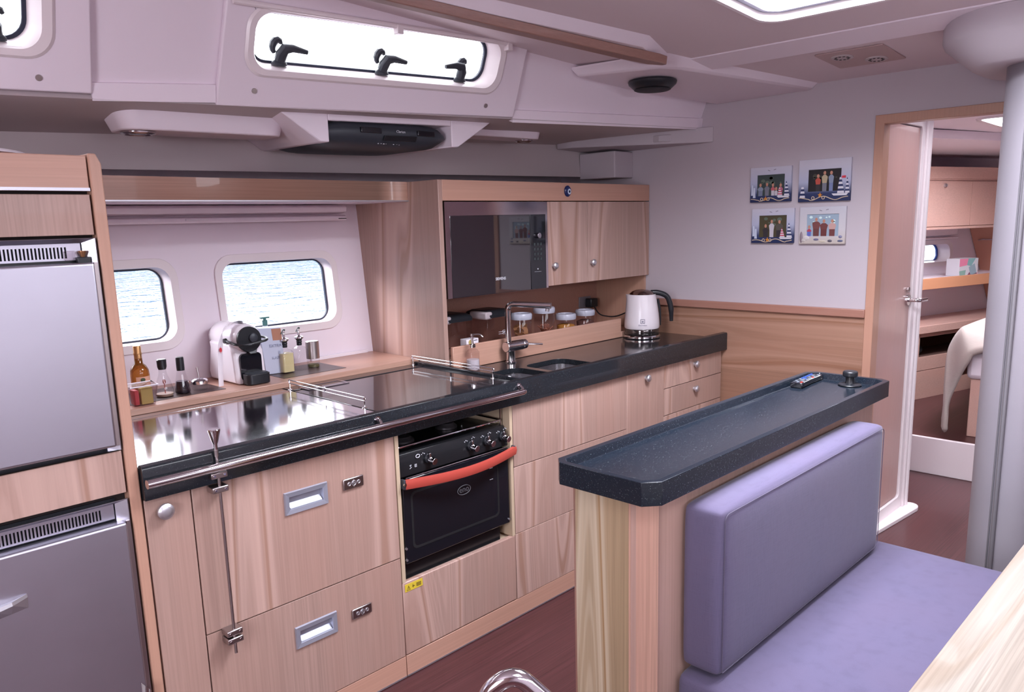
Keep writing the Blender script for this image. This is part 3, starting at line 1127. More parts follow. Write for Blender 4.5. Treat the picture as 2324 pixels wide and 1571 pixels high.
# ---- oven bay
t = thing('oven_cabinet', 'open wooden bay around the oven with a yellow warning sticker on its lower panel', 'cabinet', (1.72, 0.3, 0))
b = B()
b.box(1.449, 1.463, 0.0, 0.60, 0.34, ZT)
b.box(1.967, 1.981, 0.0, 0.60, 0.34, ZT)
b.box(1.463, 1.967, 0.585, 0.60, 0.34, ZT)
b.box(1.449, 1.981, 0.021, 0.60, 0.315, 0.330)
obj('bay', b, mat('bay_veneer', (0.50, 0.38, 0.27), 0.6), t)
b = B()
front(b, 1.447, 1.983, 0.08, 0.341)
d = obj('lower_panel', b, 'wood', t, bev=0.003)
b = B()
b.box(1.457, 1.531, -0.0012, 0.0, 0.305, 0.331)
st = obj('warning_sticker', b, mat('yellow_sticker', (0.62, 0.46, 0.04), 0.5), d, label='yellow warning sticker')
b = B()
tri = [(1.464, 0.3095), (1.478, 0.3095), (1.471, 0.3245)]
for i in range(3):
    b.tube([(tri[i][0], -0.0015, tri[i][1]), (tri[(i + 1) % 3][0], -0.0015, tri[(i + 1) % 3][1])], 0.0007, 5)
b.box(1.4704, 1.4716, -0.0019, -0.0012, 0.314, 0.320)
b.box(1.4704, 1.4716, -0.0019, -0.0012, 0.311, 0.3125)
b.box(1.487, 1.497, -0.0017, -0.0012, 0.316, 0.3185)
b.box(1.489, 1.491, -0.0017, -0.0012, 0.312, 0.324)
for z in (0.311, 0.3145, 0.318, 0.3215):
    b.box(1.504, 1.524, -0.0017, -0.0012, z, z + 0.0018)
obj('sticker_print', b, mat('sticker_ink', (0.10, 0.07, 0.01), 0.6), st)

# ---- marine oven
t = thing('oven', 'black marine oven with a curved red handle hung in the galley bay', 'oven', (1.73, 0.3, 0.39))
OX0, OX1 = 1.468, 1.962
b = B()
b.box(OX0 + 0.004, OX1 - 0.004, 0.03, 0.50, 0.385, 0.770)
obj('body', b, 'enamel', t, bev=0.004)
b = B()
b.box(OX0, 1.93, 0.03, 0.50, 0.332, 0.384)
obj('dark_gap_block', b, 'enamel', t)  # added black block that darkens the gap under the oven door
b = B()
b.rings([[(OX0, 0.03, 0.692), (OX0, 0.008, 0.694), (OX0, 0.016, 0.752), (OX0, 0.026, 0.768), (OX0, 0.06, 0.772), (OX0, 0.06, 0.692)],
         [(OX1, 0.03, 0.692), (OX1, 0.008, 0.694), (OX1, 0.016, 0.752), (OX1, 0.026, 0.768), (OX1, 0.06, 0.772), (OX1, 0.06, 0.692)]])
cp = obj('control_panel', b, 'enamel', t, bev=0.003)
b = B()
b.cyl((OX0 + 0.02, 0.005, 0.690), (OX1 - 0.004, 0.005, 0.690), 0.0022, seg=8)
obj('panel_trim', b, 'chrome', t)
for x in (1.589, 1.781, 1.860, 1.938):
    b = B()
    zc = 0.735
    b.cyl((x, 0.016, zc), (x, 0.004, zc + 0.0), 0.018, 0.0165, 24)
    k = obj('control_knob', b, 'black', cp, bev=0.001)
    b = B()
    b.cyl((x + 0.004, 0.004, zc - 0.006), (x + 0.006, -0.020, zc - 0.009), 0.0125, 0.0115, 24)
    b.box(x - 0.0035, x + 0.0035, -0.004, 0.010, zc - 0.002, zc + 0.019)
    obj('knob_cap', b, 'chrome', k, bev=0.001)
def sym(x, z, kind):
    b = B()
    yy = 0.0125 + (z - 0.694) * 0.07 - 0.0035
    if kind == 'ring':
        b.tube([(x + 0.008 * math.cos(R(a)), yy - 0.001, z + 0.0055 * math.sin(R(a))) for a in range(0, 360, 24)], 0.0014, 6, closed=True)
    elif kind == 'flame':
        b.tube([(x - 0.004, yy - 0.001, z + 0.005), (x + 0.003, yy - 0.001, z + 0.006), (x - 0.002, yy - 0.001, z + 0.001), (x + 0.004, yy - 0.001, z - 0.002), (x - 0.004, yy - 0.001, z - 0.006)], 0.0009, 5)
    elif kind == 'lines':
        for dz in (-0.005, -0.001, 0.003):
            b.box(x - 0.0045, x + 0.0045, yy - 0.0015, yy, z + dz, z + dz + 0.0014)
        b.box(x - 0.0045, x - 0.0032, yy - 0.0015, yy, z - 0.005, z + 0.005)
    else:
        for a_, c_ in ((0, 0), (0.006, 0.004), (0.012, 0.001)):
            b.box(x + a_ - 0.0014, x + a_ + 0.0014, yy - 0.0015, yy, z + c_ - 0.0014, z + c_ + 0.0014)
    obj('printed_symbol', b, 'mark', cp)
sym(1.548, 0.751, 'ring')
sym(1.515, 0.722, 'flame')
sym(1.536, 0.722, 'lines')
for x in (1.572, 1.764, 1.843, 1.921):
    sym(x - 0.008, 0.752, 'dots')
for x in (1.793, 1.872, 1.950):
    sym(x - 0.002, 0.757, 'dots')
b = B()
b.box(OX0 + 0.004, OX1 - 0.002, 0.004, 0.030, 0.396, 0.686)
d = obj('oven_door', b, 'glassblack', t, bev=0.004)
b = B()
b.plate(rr(OX0 + 0.035, OX1 - 0.055, 0.440, 0.640, 0.02), [rr(OX0 + 0.043, OX1 - 0.063, 0.448, 0.632, 0.016)], lambda u, v: Vector((u, 0.0032, v)), (0, 0.001, 0))
obj('window_border', b, mat('faint_border', (0.014, 0.014, 0.016), 0.5), d)
b = B()
b.tube([(1.737 + 0.030 * math.cos(R(a)), 0.0030, 0.585 + 0.0165 * math.sin(R(a))) for a in range(0, 360, 12)], 0.0013, 6, closed=True)
lg = obj('logo_ring', b, mat('grey_print', (0.16, 0.16, 0.18), 0.5), d)
text('logo_lettering', 'eno', 0.030, mat('grey_letters', (0.16, 0.16, 0.18), 0.5), d, (1.737, 0.0028, 0.587), (1, 0, 0), (0, 0, 1), 0.0004)
for z in (0.630, 0.588):
    b = B()
    b.box(1.862, 1.878, 0.0028, 0.0036, z, z + 0.0016)
    obj('printed_mark', b, 'mark', d)
for sx_, sz_ in ((OX0 + 0.006, 0.452), (OX0 + 0.006, 0.412), (OX1 - 0.008, 0.412)):
    b = B()
    b.cyl((sx_, 0.006, sz_), (sx_, 0.0, sz_), 0.004, seg=10)
    obj('screw', b, 'satin', d)
b = B()   # red grip, bowed towards the cook
rg = []
for k in range(25):
    u = k / 24
    x = OX0 + 0.004 + 0.532 * u * (1.0) * 0.96
    bow = -0.006 - 0.040 * math.sin(math.pi * u)
    zc = 0.677 - 0.006 * math.sin(math.pi * u)
    h = 0.0165
    rg.append([(x, bow, zc + h * 0.9), (x, bow - 0.010, zc + h * 0.75), (x, bow - 0.014, zc), (x, bow - 0.009, zc - h), (x, bow + 0.002, zc - h), (x, bow + 0.002, zc + h * 0.7)])
b.rings(rg)
obj('handle', b, 'red', d, ang=50, label='curved red grip')
for hx in (OX1 + 0.010, OX0 - 0.002):
    b = B()
    b.box(hx, hx + 0.008, -0.016, 0.006, 0.660, 0.694)
    hb = obj('handle_bracket', b, 'blacksoft', d, bev=0.003)
b = B()
b.cyl((OX0 + 0.0, -0.020, 0.678), (OX0 + 0.0, -0.014, 0.678), 0.005, seg=12)
obj('handle_screw', b, 'chrome', hb)
b = B()   # pan rail around the hob
b.tube(fillet([(OX0 + 0.012, 0.45, 0.79), (OX0 + 0.012, 0.028, 0.79), (OX1 - 0.012, 0.028, 0.79), (OX1 - 0.012, 0.45, 0.79)], 0.01), 0.0035, 8)
b.cyl((OX1 - 0.012, 0.03, 0.77), (OX1 - 0.012, 0.03, 0.834), 0.003, seg=8)
b.cyl((OX0 + 0.012, 0.03, 0.768), (OX0 + 0.012, 0.03, 0.80), 0.003, seg=8)
for x in (1.86, 1.91):
    b.cyl((x, 0.20, 0.79), (x, 0.20, 0.832), 0.002, seg=8)
obj('pan_rail', b, 'chrome', t)
for x, y, r in ((1.58, 0.14, 0.045), (1.80, 0.16, 0.040), (1.70, 0.36, 0.05)):
    b = B()
    b.lathe([(r, 0.771), (r, 0.778), (r * 0.75, 0.786), (r * 0.7, 0.790), (r * 0.2, 0.791)], (x, y), 28)
    obj('burner', b, mat('burner_metal', (0.09, 0.08, 0.09), 0.35, 0.6), t)

# ---- cabinets under the sink and towards the bulkhead
t = thing('sink_cabinet', 'wide wooden cabinet of plain drawer fronts under the sink', 'cabinet', (2.33, 0.3, 0))
carcass(t, 1.983, 2.684)
for z0, z1 in ((0.605, ZT), (0.342, 0.605), (0.08, 0.342)):
    b = B()
    front(b, 1.983, 2.684, z0, z1, g=0.0014 if z0 != 0.08 else 0.0006)
    obj('drawer_front', b, 'wood', t, bev=0.001)
t = thing('narrow_cabinet', 'narrow wooden cabinet with one small knob next to the pair of small drawers', 'cabinet', (2.83, 0.3, 0))
carcass(t, 2.684, 2.970)
b = B()
front(b, 2.684, 2.970, 0.08, ZT)
d = obj('door', b, 'wood', t, bev=0.001)
knob(d, 2.827, 0.808, 0.0165)
t = thing('drawer_unit', 'wooden unit of small knobbed drawers standing against the bulkhead panelling', 'cabinet', (3.22, 0.3, 0))
carcass(t, 2.970, 3.478)
for z0, z1, kz in ((0.732, ZT, 0.812), (0.605, 0.732, 0.692), (0.342, 0.605, 0.57), (0.08, 0.342, 0.30)):
    b = B()
    front(b, 2.970, 3.478, z0, z1)
    d = obj('drawer', b, 'wood', t, bev=0.001)
    if kz > 0.6:
        knob(d, 3.228, kz, 0.0165)
for x0, x1 in ((0.675, 1.4465), (1.4495, 3.478)):
    b = B()
    b.box(x0, x1, 0.001, 0.019, 0.004, 0.0785)
    bb = struct('baseboard_galley', b, 'wood_h', bev=0.001)
    b = B()
    b.box(x0, x1, 0.0, 0.001, 0.003, 0.0085)
    obj('metal_strip', b, 'satin', bb)

# ---- worktop
t = thing('worktop', 'long black granite worktop with a raised front lip', 'worktop', (2.0, 0.3, 0.85))
S1 = (2.085, 2.300, 0.052, 0.285)
S2 = (2.335, 2.575, 0.052, 0.285)
b = B()
b.plate([(2.030, 0.0), (3.497, 0.0), (3.497, 0.445), (2.08, 0.445), (2.08, 0.62), (2.030, 0.62)], [rr(*S1, 0.05), rr(*S2, 0.05)], lambda u, v: Vector((u, v, 0.884)), (0, 0, 0.021))
obj('slab', b, 'granite', t, bev=0.001)
b = B()
b.box(0.675, 2.030, 0.0, 0.60, 0.880, 0.904)
obj('slab', b, 'granite', t)
b = B()
b.rings([[(x, -0.022, 0.848), (x, -0.022, 0.928), (x, -0.019, 0.934), (x, 0.000, 0.936), (x, 0.006, 0.930), (x, 0.009, 0.900), (x, 0.009, 0.848)] for x in (0.674, 3.497)])
obj('front_lip', b, 'granite', t, bev=0.001)
b = B()
b.hexa([(2.026, 0.0, 0.884), (2.050, 0.0, 0.884), (2.050, 0.62, 0.884), (2.026, 0.62, 0.884), (2.028, 0.0, 0.9345), (2.047, 0.0, 0.9345), (2.047, 0.62, 0.9345), (2.028, 0.62, 0.9345)])
obj('divider', b, 'granite', t, bev=0.003)
t = thing('steel_lid', 'polished steel lid over the top-loading fridge, mirroring the portlights', 'lid', (1.06, 0.3, 0.905))
b = B()
b.box(0.676, 1.412, 0.010, 0.565, 0.905, 0.923)
obj('panel', b, 'steel_lid', t, bev=0.002)
b = B()
b.box(0.676, 1.412, 0.572, 0.618, 0.905, 0.922)
obj('rear_strip', b, 'steel_lid', t, bev=0.001)
t = thing('hob_lid', 'glossy black lid covering the hob beside the steel lid', 'lid', (1.72, 0.3, 0.905))
b = B()
b.box(1.419, 2.024, 0.012, 0.538, 0.905, 0.923)
obj('panel', b, 'hobcover', t, bev=0.002)
b = B()
b.box(1.419, 2.024, 0.558, 0.618, 0.905, 0.923)
obj('rear_strip', b, 'hobcover', t, bev=0.001)
b = B()
b.box(1.419, 2.024, 0.538, 0.558, 0.905, 0.914)
obj('groove', b, 'dark', t)
b = B()   # flush lift ring plate
t = thing('lift_plate', 'small rectangular flush plate behind the hob guard rail', 'plate', (1.56, 0.52, 0.923))
b.plate([(1.455, 0.50), (1.625, 0.50), (1.625, 0.575), (1.455, 0.575)], [[(1.462, 0.507), (1.618, 0.507), (1.618, 0.568), (1.462, 0.568)]], lambda u, v: Vector((u, v, 0.9235)), (0, 0, 0.003))
obj('rim', b, 'chrome', t, smooth=False)
b = B()
b.box(1.462, 1.618, 0.507, 0.568, 0.9232, 0.9245)
obj('plate', b, 'hobcover', t)

# ---- sink bowls and tap
t = thing('sink', 'double stainless steel sink let into the black worktop', 'sink', (2.33, 0.17, 0.75))
for S in (S1, S2):
    b = B()
    rg = []
    for s, z in ((-0.003, 0.8835), (0.0, 0.882), (0.003, 0.80), (0.012, 0.765), (0.035, 0.757), (0.08, 0.755)):
        rg.append([(u, v, z) for u, v in rr(S[0] + s, S[1] - s, S[2] + s, S[3] - s, max(0.02, 0.05 - s * 0.3))])
    b.rings(rg, False, True)
    o = obj('bowl', b, 'sinksteel', t)
    md = o.modifiers.new('thick', 'SOLIDIFY')
    md.thickness = 0.0012
    md.offset = -1
    b = B()
    cx, cy = (S[0] + S[1]) / 2, (S[2] + S[3]) / 2
    b.lathe([(0.004, 0.7555), (0.030, 0.7562), (0.036, 0.7575), (0.038, 0.7555)], (cx, cy), 24)
    obj('drain', b, 'chrome', o)

# ---- bulkhead-side back board, side panel, upper cabinet
t = thing('ledge_board', 'wooden ledge along the hull below the portlights', 'ledge', (1.36, 0.8, 0.93))
b = B()
b.box(0.674, 2.056, 0.620, 0.97, 0.921, 0.944)
obj('board', b, 'wood_h', t, bev=0.003)
for x0, x1 in ((0.72, 1.232), (1.46, 1.735)):
    b = B()
    b.box(x0, x1, 0.682, 0.885, 0.9435, 0.9452)
    obj('tray_inset', b, mat('dark_inset', (0.06, 0.035, 0.03), 0.3), t)
b = B()
b.box(1.735, 2.02, 0.935, 0.946, 0.944, 0.958)
tag(obj('white_strip', b, 'whiteplastic', at=(1.88, 0.94, 0.944), bev=0.001), 'thin white plastic strip lying at the back of the wooden ledge', 'strip')

t = thing('upper_cabinet', 'wall cabinet of pale veneer with two knobbed doors over the storage niche', 'cabinet', (2.78, 0.6, 0.93))
b = B()
b.box(2.057, 2.079, 0.45, 1.02, 0.927, 1.672)
obj('side_panel', b, 'wood', t, bev=0.002)
b = B()
b.box(2.079, 3.497, 0.45, 0.47, 1.590, 1.672)
obj('top_rail', b, 'wood_h', t, bev=0.002)
b = B()
b.box(2.079, 3.497, 0.47, 0.80, 1.655, 1.668)
obj('top', b, 'wood_trim', t)
b = B()
b.box(2.079, 3.497, 0.475, 0.80, 1.207, 1.221)
b.box(2.687, 2.700, 0.475, 0.80, 1.221, 1.655)
b.box(3.480, 3.497, 0.475, 0.80, 1.221, 1.655)
obj('carcass', b, 'wood_trim', t)
for x0, x1, kx in ((2.694, 2.984, 2.733), (2.984, 3.497, 3.012)):
    b = B()
    front(b, x0, x1, 1.205, 1.588, y=0.450)
    d = obj('door', b, 'wood', t, bev=0.001)
    knob(d, kx, 1.298, 0.0155, 0.45)
b = B()
b.box(2.079, 3.497, 0.795, 0.81, 0.927, 1.66)
obj('back_panel', b, 'wood_yp', t)
b = B()
b.box(2.079, 3.497, 0.445, 0.795, 0.905, 0.925)
obj('niche_floor', b, 'wood_trim', t)
b = B()
b.box(2.083, 3.225, 0.430, 0.445, 0.9055, 1.003)
obj('retaining_board', b, 'wood_h', t, bev=0.003)
b = B()
b.box(3.225, 3.497, 0.430, 0.445, 0.9055, 0.935)
obj('low_board', b, 'wood_h', t, bev=0.003)
b = B()
b.box(3.484, 3.497, 0.47, 0.80, 0.926, 1.206)
obj('niche_side', b, 'wood_trim', t)

# ---- beam over the portlights
t = thing('shelf_beam', 'long wooden beam bridging the tall cabinet and the wall cabinet', 'beam', (1.36, 0.8, 1.6))
b = B()
b.box(0.674, 1.905, 0.640, 0.660, 1.594, 1.672)
b.hexa([(1.905, 0.640, 1.594), (2.056, 0.640, 1.594), (2.056, 0.665, 1.594), (1.905, 0.660, 1.594), (1.905, 0.640, 1.672), (2.056, 0.640, 1.672), (2.056, 0.665, 1.672), (1.905, 0.660, 1.672)])
obj('fascia', b, 'wood_h', t)
b = B()
b.box(0.674, 2.056, 0.636, 0.640, 1.594, 1.5985)
obj('metal_strip', b, 'satin', t, label='thin pale metal strip')
b = B()
b.box(0.674, 2.056, 0.660, 1.005, 1.594, 1.606)
obj('shelf', b, 'white', t)
t = thing('roller_blind', 'rolled-up white cassette blind under the wooden beam', 'blind', (1.3, 0.95, 1.54))
b = B()
b.rings([[(x, 0.94, 1.590), (x, 0.925, 1.580), (x, 0.93, 1.562), (x, 0.955, 1.556), (x, 0.992, 1.556), (x, 0.998, 1.590)] for x in (0.70, 1.950)])
obj('cassette', b, 'white', t, bev=0.002)
b = B()
b.rings([[(x, 0.952, 1.548), (x, 0.940, 1.543), (x, 0.938, 1.532), (x, 0.946, 1.526), (x, 0.985, 1.526), (x, 0.985, 1.550)] for x in (0.70, 1.957)])
bb = obj('bottom_bar', b, 'white', t, bev=0.002)
b = B()
b.box(1.26, 1.345, 0.934, 0.940, 1.535, 1.541)
obj('pull_tab', b, 'whiteplastic', bb, bev=0.001)
b = B()
b.box(1.915, 1.953, 0.936, 0.941, 1.533, 1.536)
obj('end_slot', b, 'dark', bb)
# ================================================================== MICROWAVE
t = thing('microwave', 'built-in black glass microwave oven with a steel frame', 'microwave', (2.39, 0.62, 1.207))
b = B()
b.box(2.095, 2.684, 0.462, 0.76, 1.222, 1.580)
obj('body', b, 'black', t)
b = B()
b.plate([(2.083, 1.200), (2.692, 1.200), (2.692, 1.586), (2.083, 1.586)], [[(2.108, 1.2005), (2.678, 1.2005), (2.678, 1.531), (2.108, 1.531)]], lambda u, v: Vector((u, 0.446, v)), (0, 0.014, 0))
obj('frame', b, mat('mirror_steel', (0.50, 0.44, 0.46), 0.12, 1.0), t, smooth=False)
b = B()
b.box(2.109, 2.575, 0.446, 0.462, 1.201, 1.5305)
d = obj('door', b, mat('smoked_glass', (0.012, 0.010, 0.013), 0.03, 0, 0.9, ior=1.65), t, bev=0.001)
text('door_lettering', 'SIEMENS', 0.0165, 'mark', d, (2.385, 0.4455, 1.262), (1, 0, 0), (0, 0, 1), 0.0003, bold=0.0003)
b = B()
b.box(2.577, 2.677, 0.446, 0.462, 1.201, 1.5305)
cp = obj('control_panel', b, mat('panel_glass', (0.009, 0.010, 0.014), 0.05, 0, 0.7), t, bev=0.001)
b = B()
b.cyl((2.624, 0.446, 1.438), (2.624, 0.432, 1.438), 0.0125, 0.012, 28)
obj('dial', b, 'chrome', cp, bev=0.001)
for r_ in range(4):
    for c_ in range(3):
        b = B()
        x, z = 2.603 + c_ * 0.021, 1.400 - r_ * 0.0215
        b.box(x - 0.0065, x + 0.0065, 0.4452, 0.446, z - 0.007, z + 0.007)
        k = obj('key', b, mat('key_face', (0.020, 0.024, 0.028), 0.4) if (r_, c_) == (0, 0) else bpy.data.materials['key_face'], cp)
        k.data.materials[0] = bpy.data.materials['key_face']
        b = B()
        b.box(x - 0.0035, x + 0.0035, 0.4448, 0.4452, z - 0.004, z - 0.0025)
        b.box(x - 0.0025 + c_ * 0.001, x + 0.0035, 0.4448, 0.4452, z + 0.0005, z + 0.003)
        obj('key_print', b, mat('key_ink', (0.12, 0.15, 0.15), 0.5) if (r_, c_) == (0, 0) else bpy.data.materials['key_ink'], k)
b = B()
b.cyl((2.622, 0.446, 1.290), (2.622, 0.4445, 1.290), 0.003, seg=12)
b.box(2.600, 2.645, 0.4454, 0.446, 1.2775, 1.2785)
obj('open_button', b, 'mark', cp)

# evil-eye bead on the top rail
t = thing('eye_bead', 'dark blue glass eye bead stuck on the wooden rail above the cabinet doors', 'ornament', (2.84, 0.45, 1.635))
def disc(b, x, z, r, y0, y1, seg=28, s=1.12):
    b.rings([[(x + q * math.cos(2 * math.pi * k / seg), y, z + q * s * math.sin(2 * math.pi * k / seg)) for k in range(seg)] for q, y in ((r, y0), (r, y0 - (y0 - y1) * 0.5), (r * 0.8, y1))])
b = B()
disc(b, 2.838, 1.634, 0.0225, 0.450, 0.441)
o = obj('bead', b, mat('cobalt_glass', (0.012, 0.02, 0.09), 0.08, 0, 0.8), t)
b = B()
disc(b, 2.843, 1.632, 0.0115, 0.441, 0.4400)
obj('white_ring', b, mat('pale_blue_glass', (0.55, 0.62, 0.75), 0.15), o)
b = B()
disc(b, 2.843, 1.632, 0.0055, 0.440, 0.4392)
obj('pupil', b, mat('dark_blue_pupil', (0.01, 0.015, 0.05), 0.15), o)

# ================================================================== RAILS AND LOCKING ROD
t = thing('grab_rail', 'polished steel grab rail running along the front of the black worktop', 'rail', (1.33, -0.05, 0.9))
b = B()
b.tube([(0.672, -0.050, 0.898), (1.990, -0.050, 0.898), (2.002, -0.050, 0.899), (2.006, -0.050, 0.900)], [0.0115, 0.0115, 0.009, 0.004], 20)
obj('tube', b, 'chrome', t)
for x in (1.370, 1.995):
    b = B()
    b.tube(fillet([(x, -0.048, 0.902), (x + 0.003, -0.036, 0.914), (x + 0.003, -0.022, 0.916)], 0.006), 0.006, 12)
    b.cyl((x + 0.003, -0.026, 0.916), (x + 0.003, -0.022, 0.916), 0.010, 0.011, 16)
    obj('bracket', b, 'chrome', t)

t = thing('locking_rod', 'long steel locking rod with a cone knob pinning both deep drawers shut', 'latch', (0.857, -0.02, 0.35))
RY = -0.0305
b = B()
b.cyl((0.858, RY, 0.365), (0.858, RY, 0.935), 0.0042, seg=12)
b.cyl((0.858, RY, 0.922), (0.858, RY, 0.940), 0.0058, seg=12)
ro = obj('rod', b, 'nickel', t)
b = B()
b.lathe([(0.0048, 0.936), (0.0055, 0.955), (0.0085, 0.962), (0.0155, 0.990), (0.0160, 0.993), (0.0145, 0.995)], (0.858, RY), 28)
obj('cone_knob', b, 'chrome', ro)
for z in (0.872, 0.833, 0.427, 0.404):
    b = B()
    yb = -0.0225 if z > 0.85 else 0.0
    b.box(0.836, 0.880, min(RY - 0.008, yb), yb, z - 0.0085, z + 0.0085)
    o = obj('guide_block', b, 'nickel', t, bev=0.003)
    for x in (0.8445, 0.8715):
        b = B()
        b.cyl((x, RY - 0.007, z), (x, RY - 0.0095, z), 0.0034, 0.0028, 12)
        obj('screw', b, 'chrome', o)
def fiddle(name_label, X, y0, y1):
    t = thing('guard_rail', name_label, 'rail', (X, (y0 + y1) / 2, 0.923))
    b = B()
    for z in (0.961, 0.949):
        b.tube([(X, y0, z), (X, y1, z)], 0.0019, 8)
    b.tube([(X, y0, 0.955 + 0.006 * math.cos(R(a))) if False else (X, y0 + 0.0 - 0.004 * math.sin(R(a)), 0.955 + 0.006 * math.cos(R(a))) for a in range(0, 181, 30)], 0.0019, 8)
    b.tube([(X, y1 + 0.004 * math.sin(R(a)), 0.955 + 0.006 * math.cos(R(a))) for a in range(0, 181, 30)], 0.0019, 8)
    obj('rail', b, 'chrome', t)
    for y in (y0 + 0.003, y1 - 0.003):
        b = B()
        b.cyl((X, y, 0.923), (X, y, 0.960), 0.0021, seg=8)
        b.lathe([(0.0085, 0.9232), (0.0085, 0.9255), (0.004, 0.928)], (X, y), 16)
        obj('post', b, 'chrome', t)
    b = B()
    b.box(X - 0.002, X + 0.002, (y0 + y1) / 2 - 0.003, (y0 + y1) / 2 + 0.003, 0.946, 0.964)
    obj('spacer', b, 'chrome', t)
fiddle('thin twin-wire steel guard rail between the steel lid and the black lid', 1.415, 0.100, 0.566)
fiddle('thin twin-wire steel guard rail along the divider beside the sink', 2.016, 0.128, 0.614)

# ================================================================== TAP
t = thing('tap', 'chrome kitchen tap with an angled spout beside the double sink', 'tap', (2.37, 0.385, 0.905))
tx, ty = 2.372, 0.385
b = B()
b.lathe([(0.024, 0.905), (0.0245, 0.909), (0.020, 0.913), (0.0195, 0.955)], (tx, ty), 28)
obj('base', b, 'chrome', t)
b = B()
b.cyl((tx - 0.030, ty, 0.9745), (tx + 0.066, ty, 0.9745), 0.0225, 0.0225, 28)
o = obj('mixer_body', b, 'chrome', t, bev=0.002)
b = B()
b.cyl((tx + 0.068, ty, 0.9745), (tx + 0.092, ty, 0.9745), 0.0225, 0.021, 28)
lv = obj('lever_cap', b, 'chrome', o, bev=0.002)
b = B()
b.tube([(tx + 0.088, ty - 0.006, 0.976), (tx + 0.150, ty - 0.05, 0.970)], [0.0045, 0.0040], 10)
obj('lever', b, 'chrome', lv)
b = B()
sp = fillet([(tx - 0.012, ty, 0.99), (tx - 0.012, ty, 1.158), (2.448, 0.215, 1.152)], 0.03, 8)
b.tube(sp, 0.0125, 20)
o = obj('spout', b, 'chrome', t)
b = B()
b.cyl((2.442, 0.229, 1.140), (2.441, 0.231, 1.128), 0.009, 0.0085, 16)
obj('aerator', b, 'satin', o)

# ================================================================== KETTLE
def body_prof(b, c, rings, seg=40, rot=0.0):
    for_r = []
    for r, z, sp_ in rings:
        ring = []
        for k in range(seg):
            a = 2 * math.pi * k / seg
            rr_ = r
            # pouring lip grows towards +spout direction
            rr_ += sp_ * max(0, math.cos(a)) ** 8
            ring.append((c[0] + rr_ * math.cos(a + rot), c[1] + rr_ * math.sin(a + rot), z))
        for_r.append(ring)
    b.rings(for_r)
kc = (3.285, 0.345)
HD = Vector((0.70, -0.714, 0))
ra = math.atan2(0.714, -0.70)
t = thing('kettle', 'white electric kettle with a black handle on the black worktop', 'kettle', (kc[0], kc[1], 0.905))
b = B()
b.lathe([(0.090, 0.906), (0.093, 0.910), (0.093, 0.917), (0.089, 0.922), (0.060, 0.923)], kc, 40)
obj('power_base', b, 'chrome', t)
b = B()
b.lathe([(0.086, 0.924), (0.087, 0.930), (0.087, 0.953), (0.085, 0.957)], kc, 40)
obj('window_band', b, mat('smoky_band', (0.10, 0.09, 0.09), 0.06, 0.85), t)
b = B()
body_prof(b, kc, [(0.086, 0.955, 0), (0.0885, 0.962, 0), (0.088, 0.985, 0), (0.085, 1.02, 0), (0.080, 1.06, 0.002), (0.073, 1.10, 0.006), (0.068, 1.125, 0.014), (0.063, 1.126, 0.010)], rot=ra)
bo = obj('body', b, mat('white_enamel', (0.66, 0.60, 0.64), 0.25), t, ang=60)
b = B()
b.lathe([(0.064, 1.124), (0.062, 1.130), (0.050, 1.140), (0.030, 1.147), (0.003, 1.149)], kc, 36)
obj('lid', b, mat('smoked_chrome', (0.30, 0.22, 0.20), 0.15, 1.0), t)
b = B()
o_ = Vector((kc[0], kc[1], 0))
def KH(r, z, s=0):
    return o_ + HD * r + Vector((0, 0, z))
b.tube(fillet([KH(0.045, 1.134), KH(0.085, 1.132), KH(0.128, 1.115), KH(0.148, 1.06), KH(0.150, 0.985)], 0.045, 8), [0.012] + [0.0135] * 25 + [0.012, 0.009], 14)
obj('handle', b, 'black', t, label='black plastic handle')
b = B()
b.tube([KH(0.080, 1.10), KH(0.0905, 1.05), KH(0.0945, 1.0), KH(0.095, 0.965)], [0.007, 0.006, 0.004, 0.003], 8)
obj('handle_spine', b, 'black', t)
vd = Vector((kc[0], kc[1] + 1.9687, 0)).normalized()
fx = Vector((vd.y, -vd.x, 0))
lp = o_ - vd * 0.0895 + fx * 0.004
b = B()
q = lp + Vector((0, 0, 0.998))
for dx, dz in (((-0.010, -0.010), (0.010, -0.010)), ((0.010, -0.010), (0.010, 0.010)), ((0.010, 0.010), (-0.010, 0.010)), ((-0.010, 0.010), (-0.010, -0.010))):
    b.tube([q + fx * dx[0] + Vector((0, 0, dx[1])), q + fx * dz[0] + Vector((0, 0, dz[1]))], 0.0009, 5)
b.poly([q - vd * 0.0006 + fx * a_ + Vector((0, 0, c_)) for a_, c_ in ((-0.006, -0.001), (0.0, -0.006), (0.006, -0.001), (0.001, 0.0), (0.0, 0.007), (-0.001, 0.0))])
obj('logo', b, mat('blue_grey_ink', (0.16, 0.16, 0.24), 0.5), bo)
text('brand_lettering', 'Electrolux', 0.0105, mat('faint_ink', (0.34, 0.32, 0.40), 0.5), bo, lp + Vector((0, 0, 0.978)), fx, (0, 0, 1), 0.0002)
# socket, plug and kettle cord
t = thing('wall_socket', 'grey wall socket with a black plug behind the storage jars', 'socket', (3.12, 0.79, 1.05))
b = B()
b.box(3.325, 3.425, 0.789, 0.795, 1.010, 1.085)
obj('plate', b, mat('grey_plate', (0.24, 0.22, 0.25), 0.3, 0.4), t, bev=0.002)
b = B()
b.box(3.375, 3.435, 0.745, 0.789, 1.025, 1.075)
obj('plug', b, 'black', t, bev=0.006)
b = B()
b.tube([Vector(p) for p in fillet([(3.405, 0.75, 1.03), (3.40, 0.71, 0.985), (3.42, 0.62, 0.975), (3.44, 0.52, 1.02), (3.43, 0.465, 1.085), (3.40, 0.455, 1.06), (3.36, 0.455, 1.00), (3.33, 0.44, 0.9145)], 0.05, 6)], 0.0035, 8)
obj('cord', b, 'black', t)

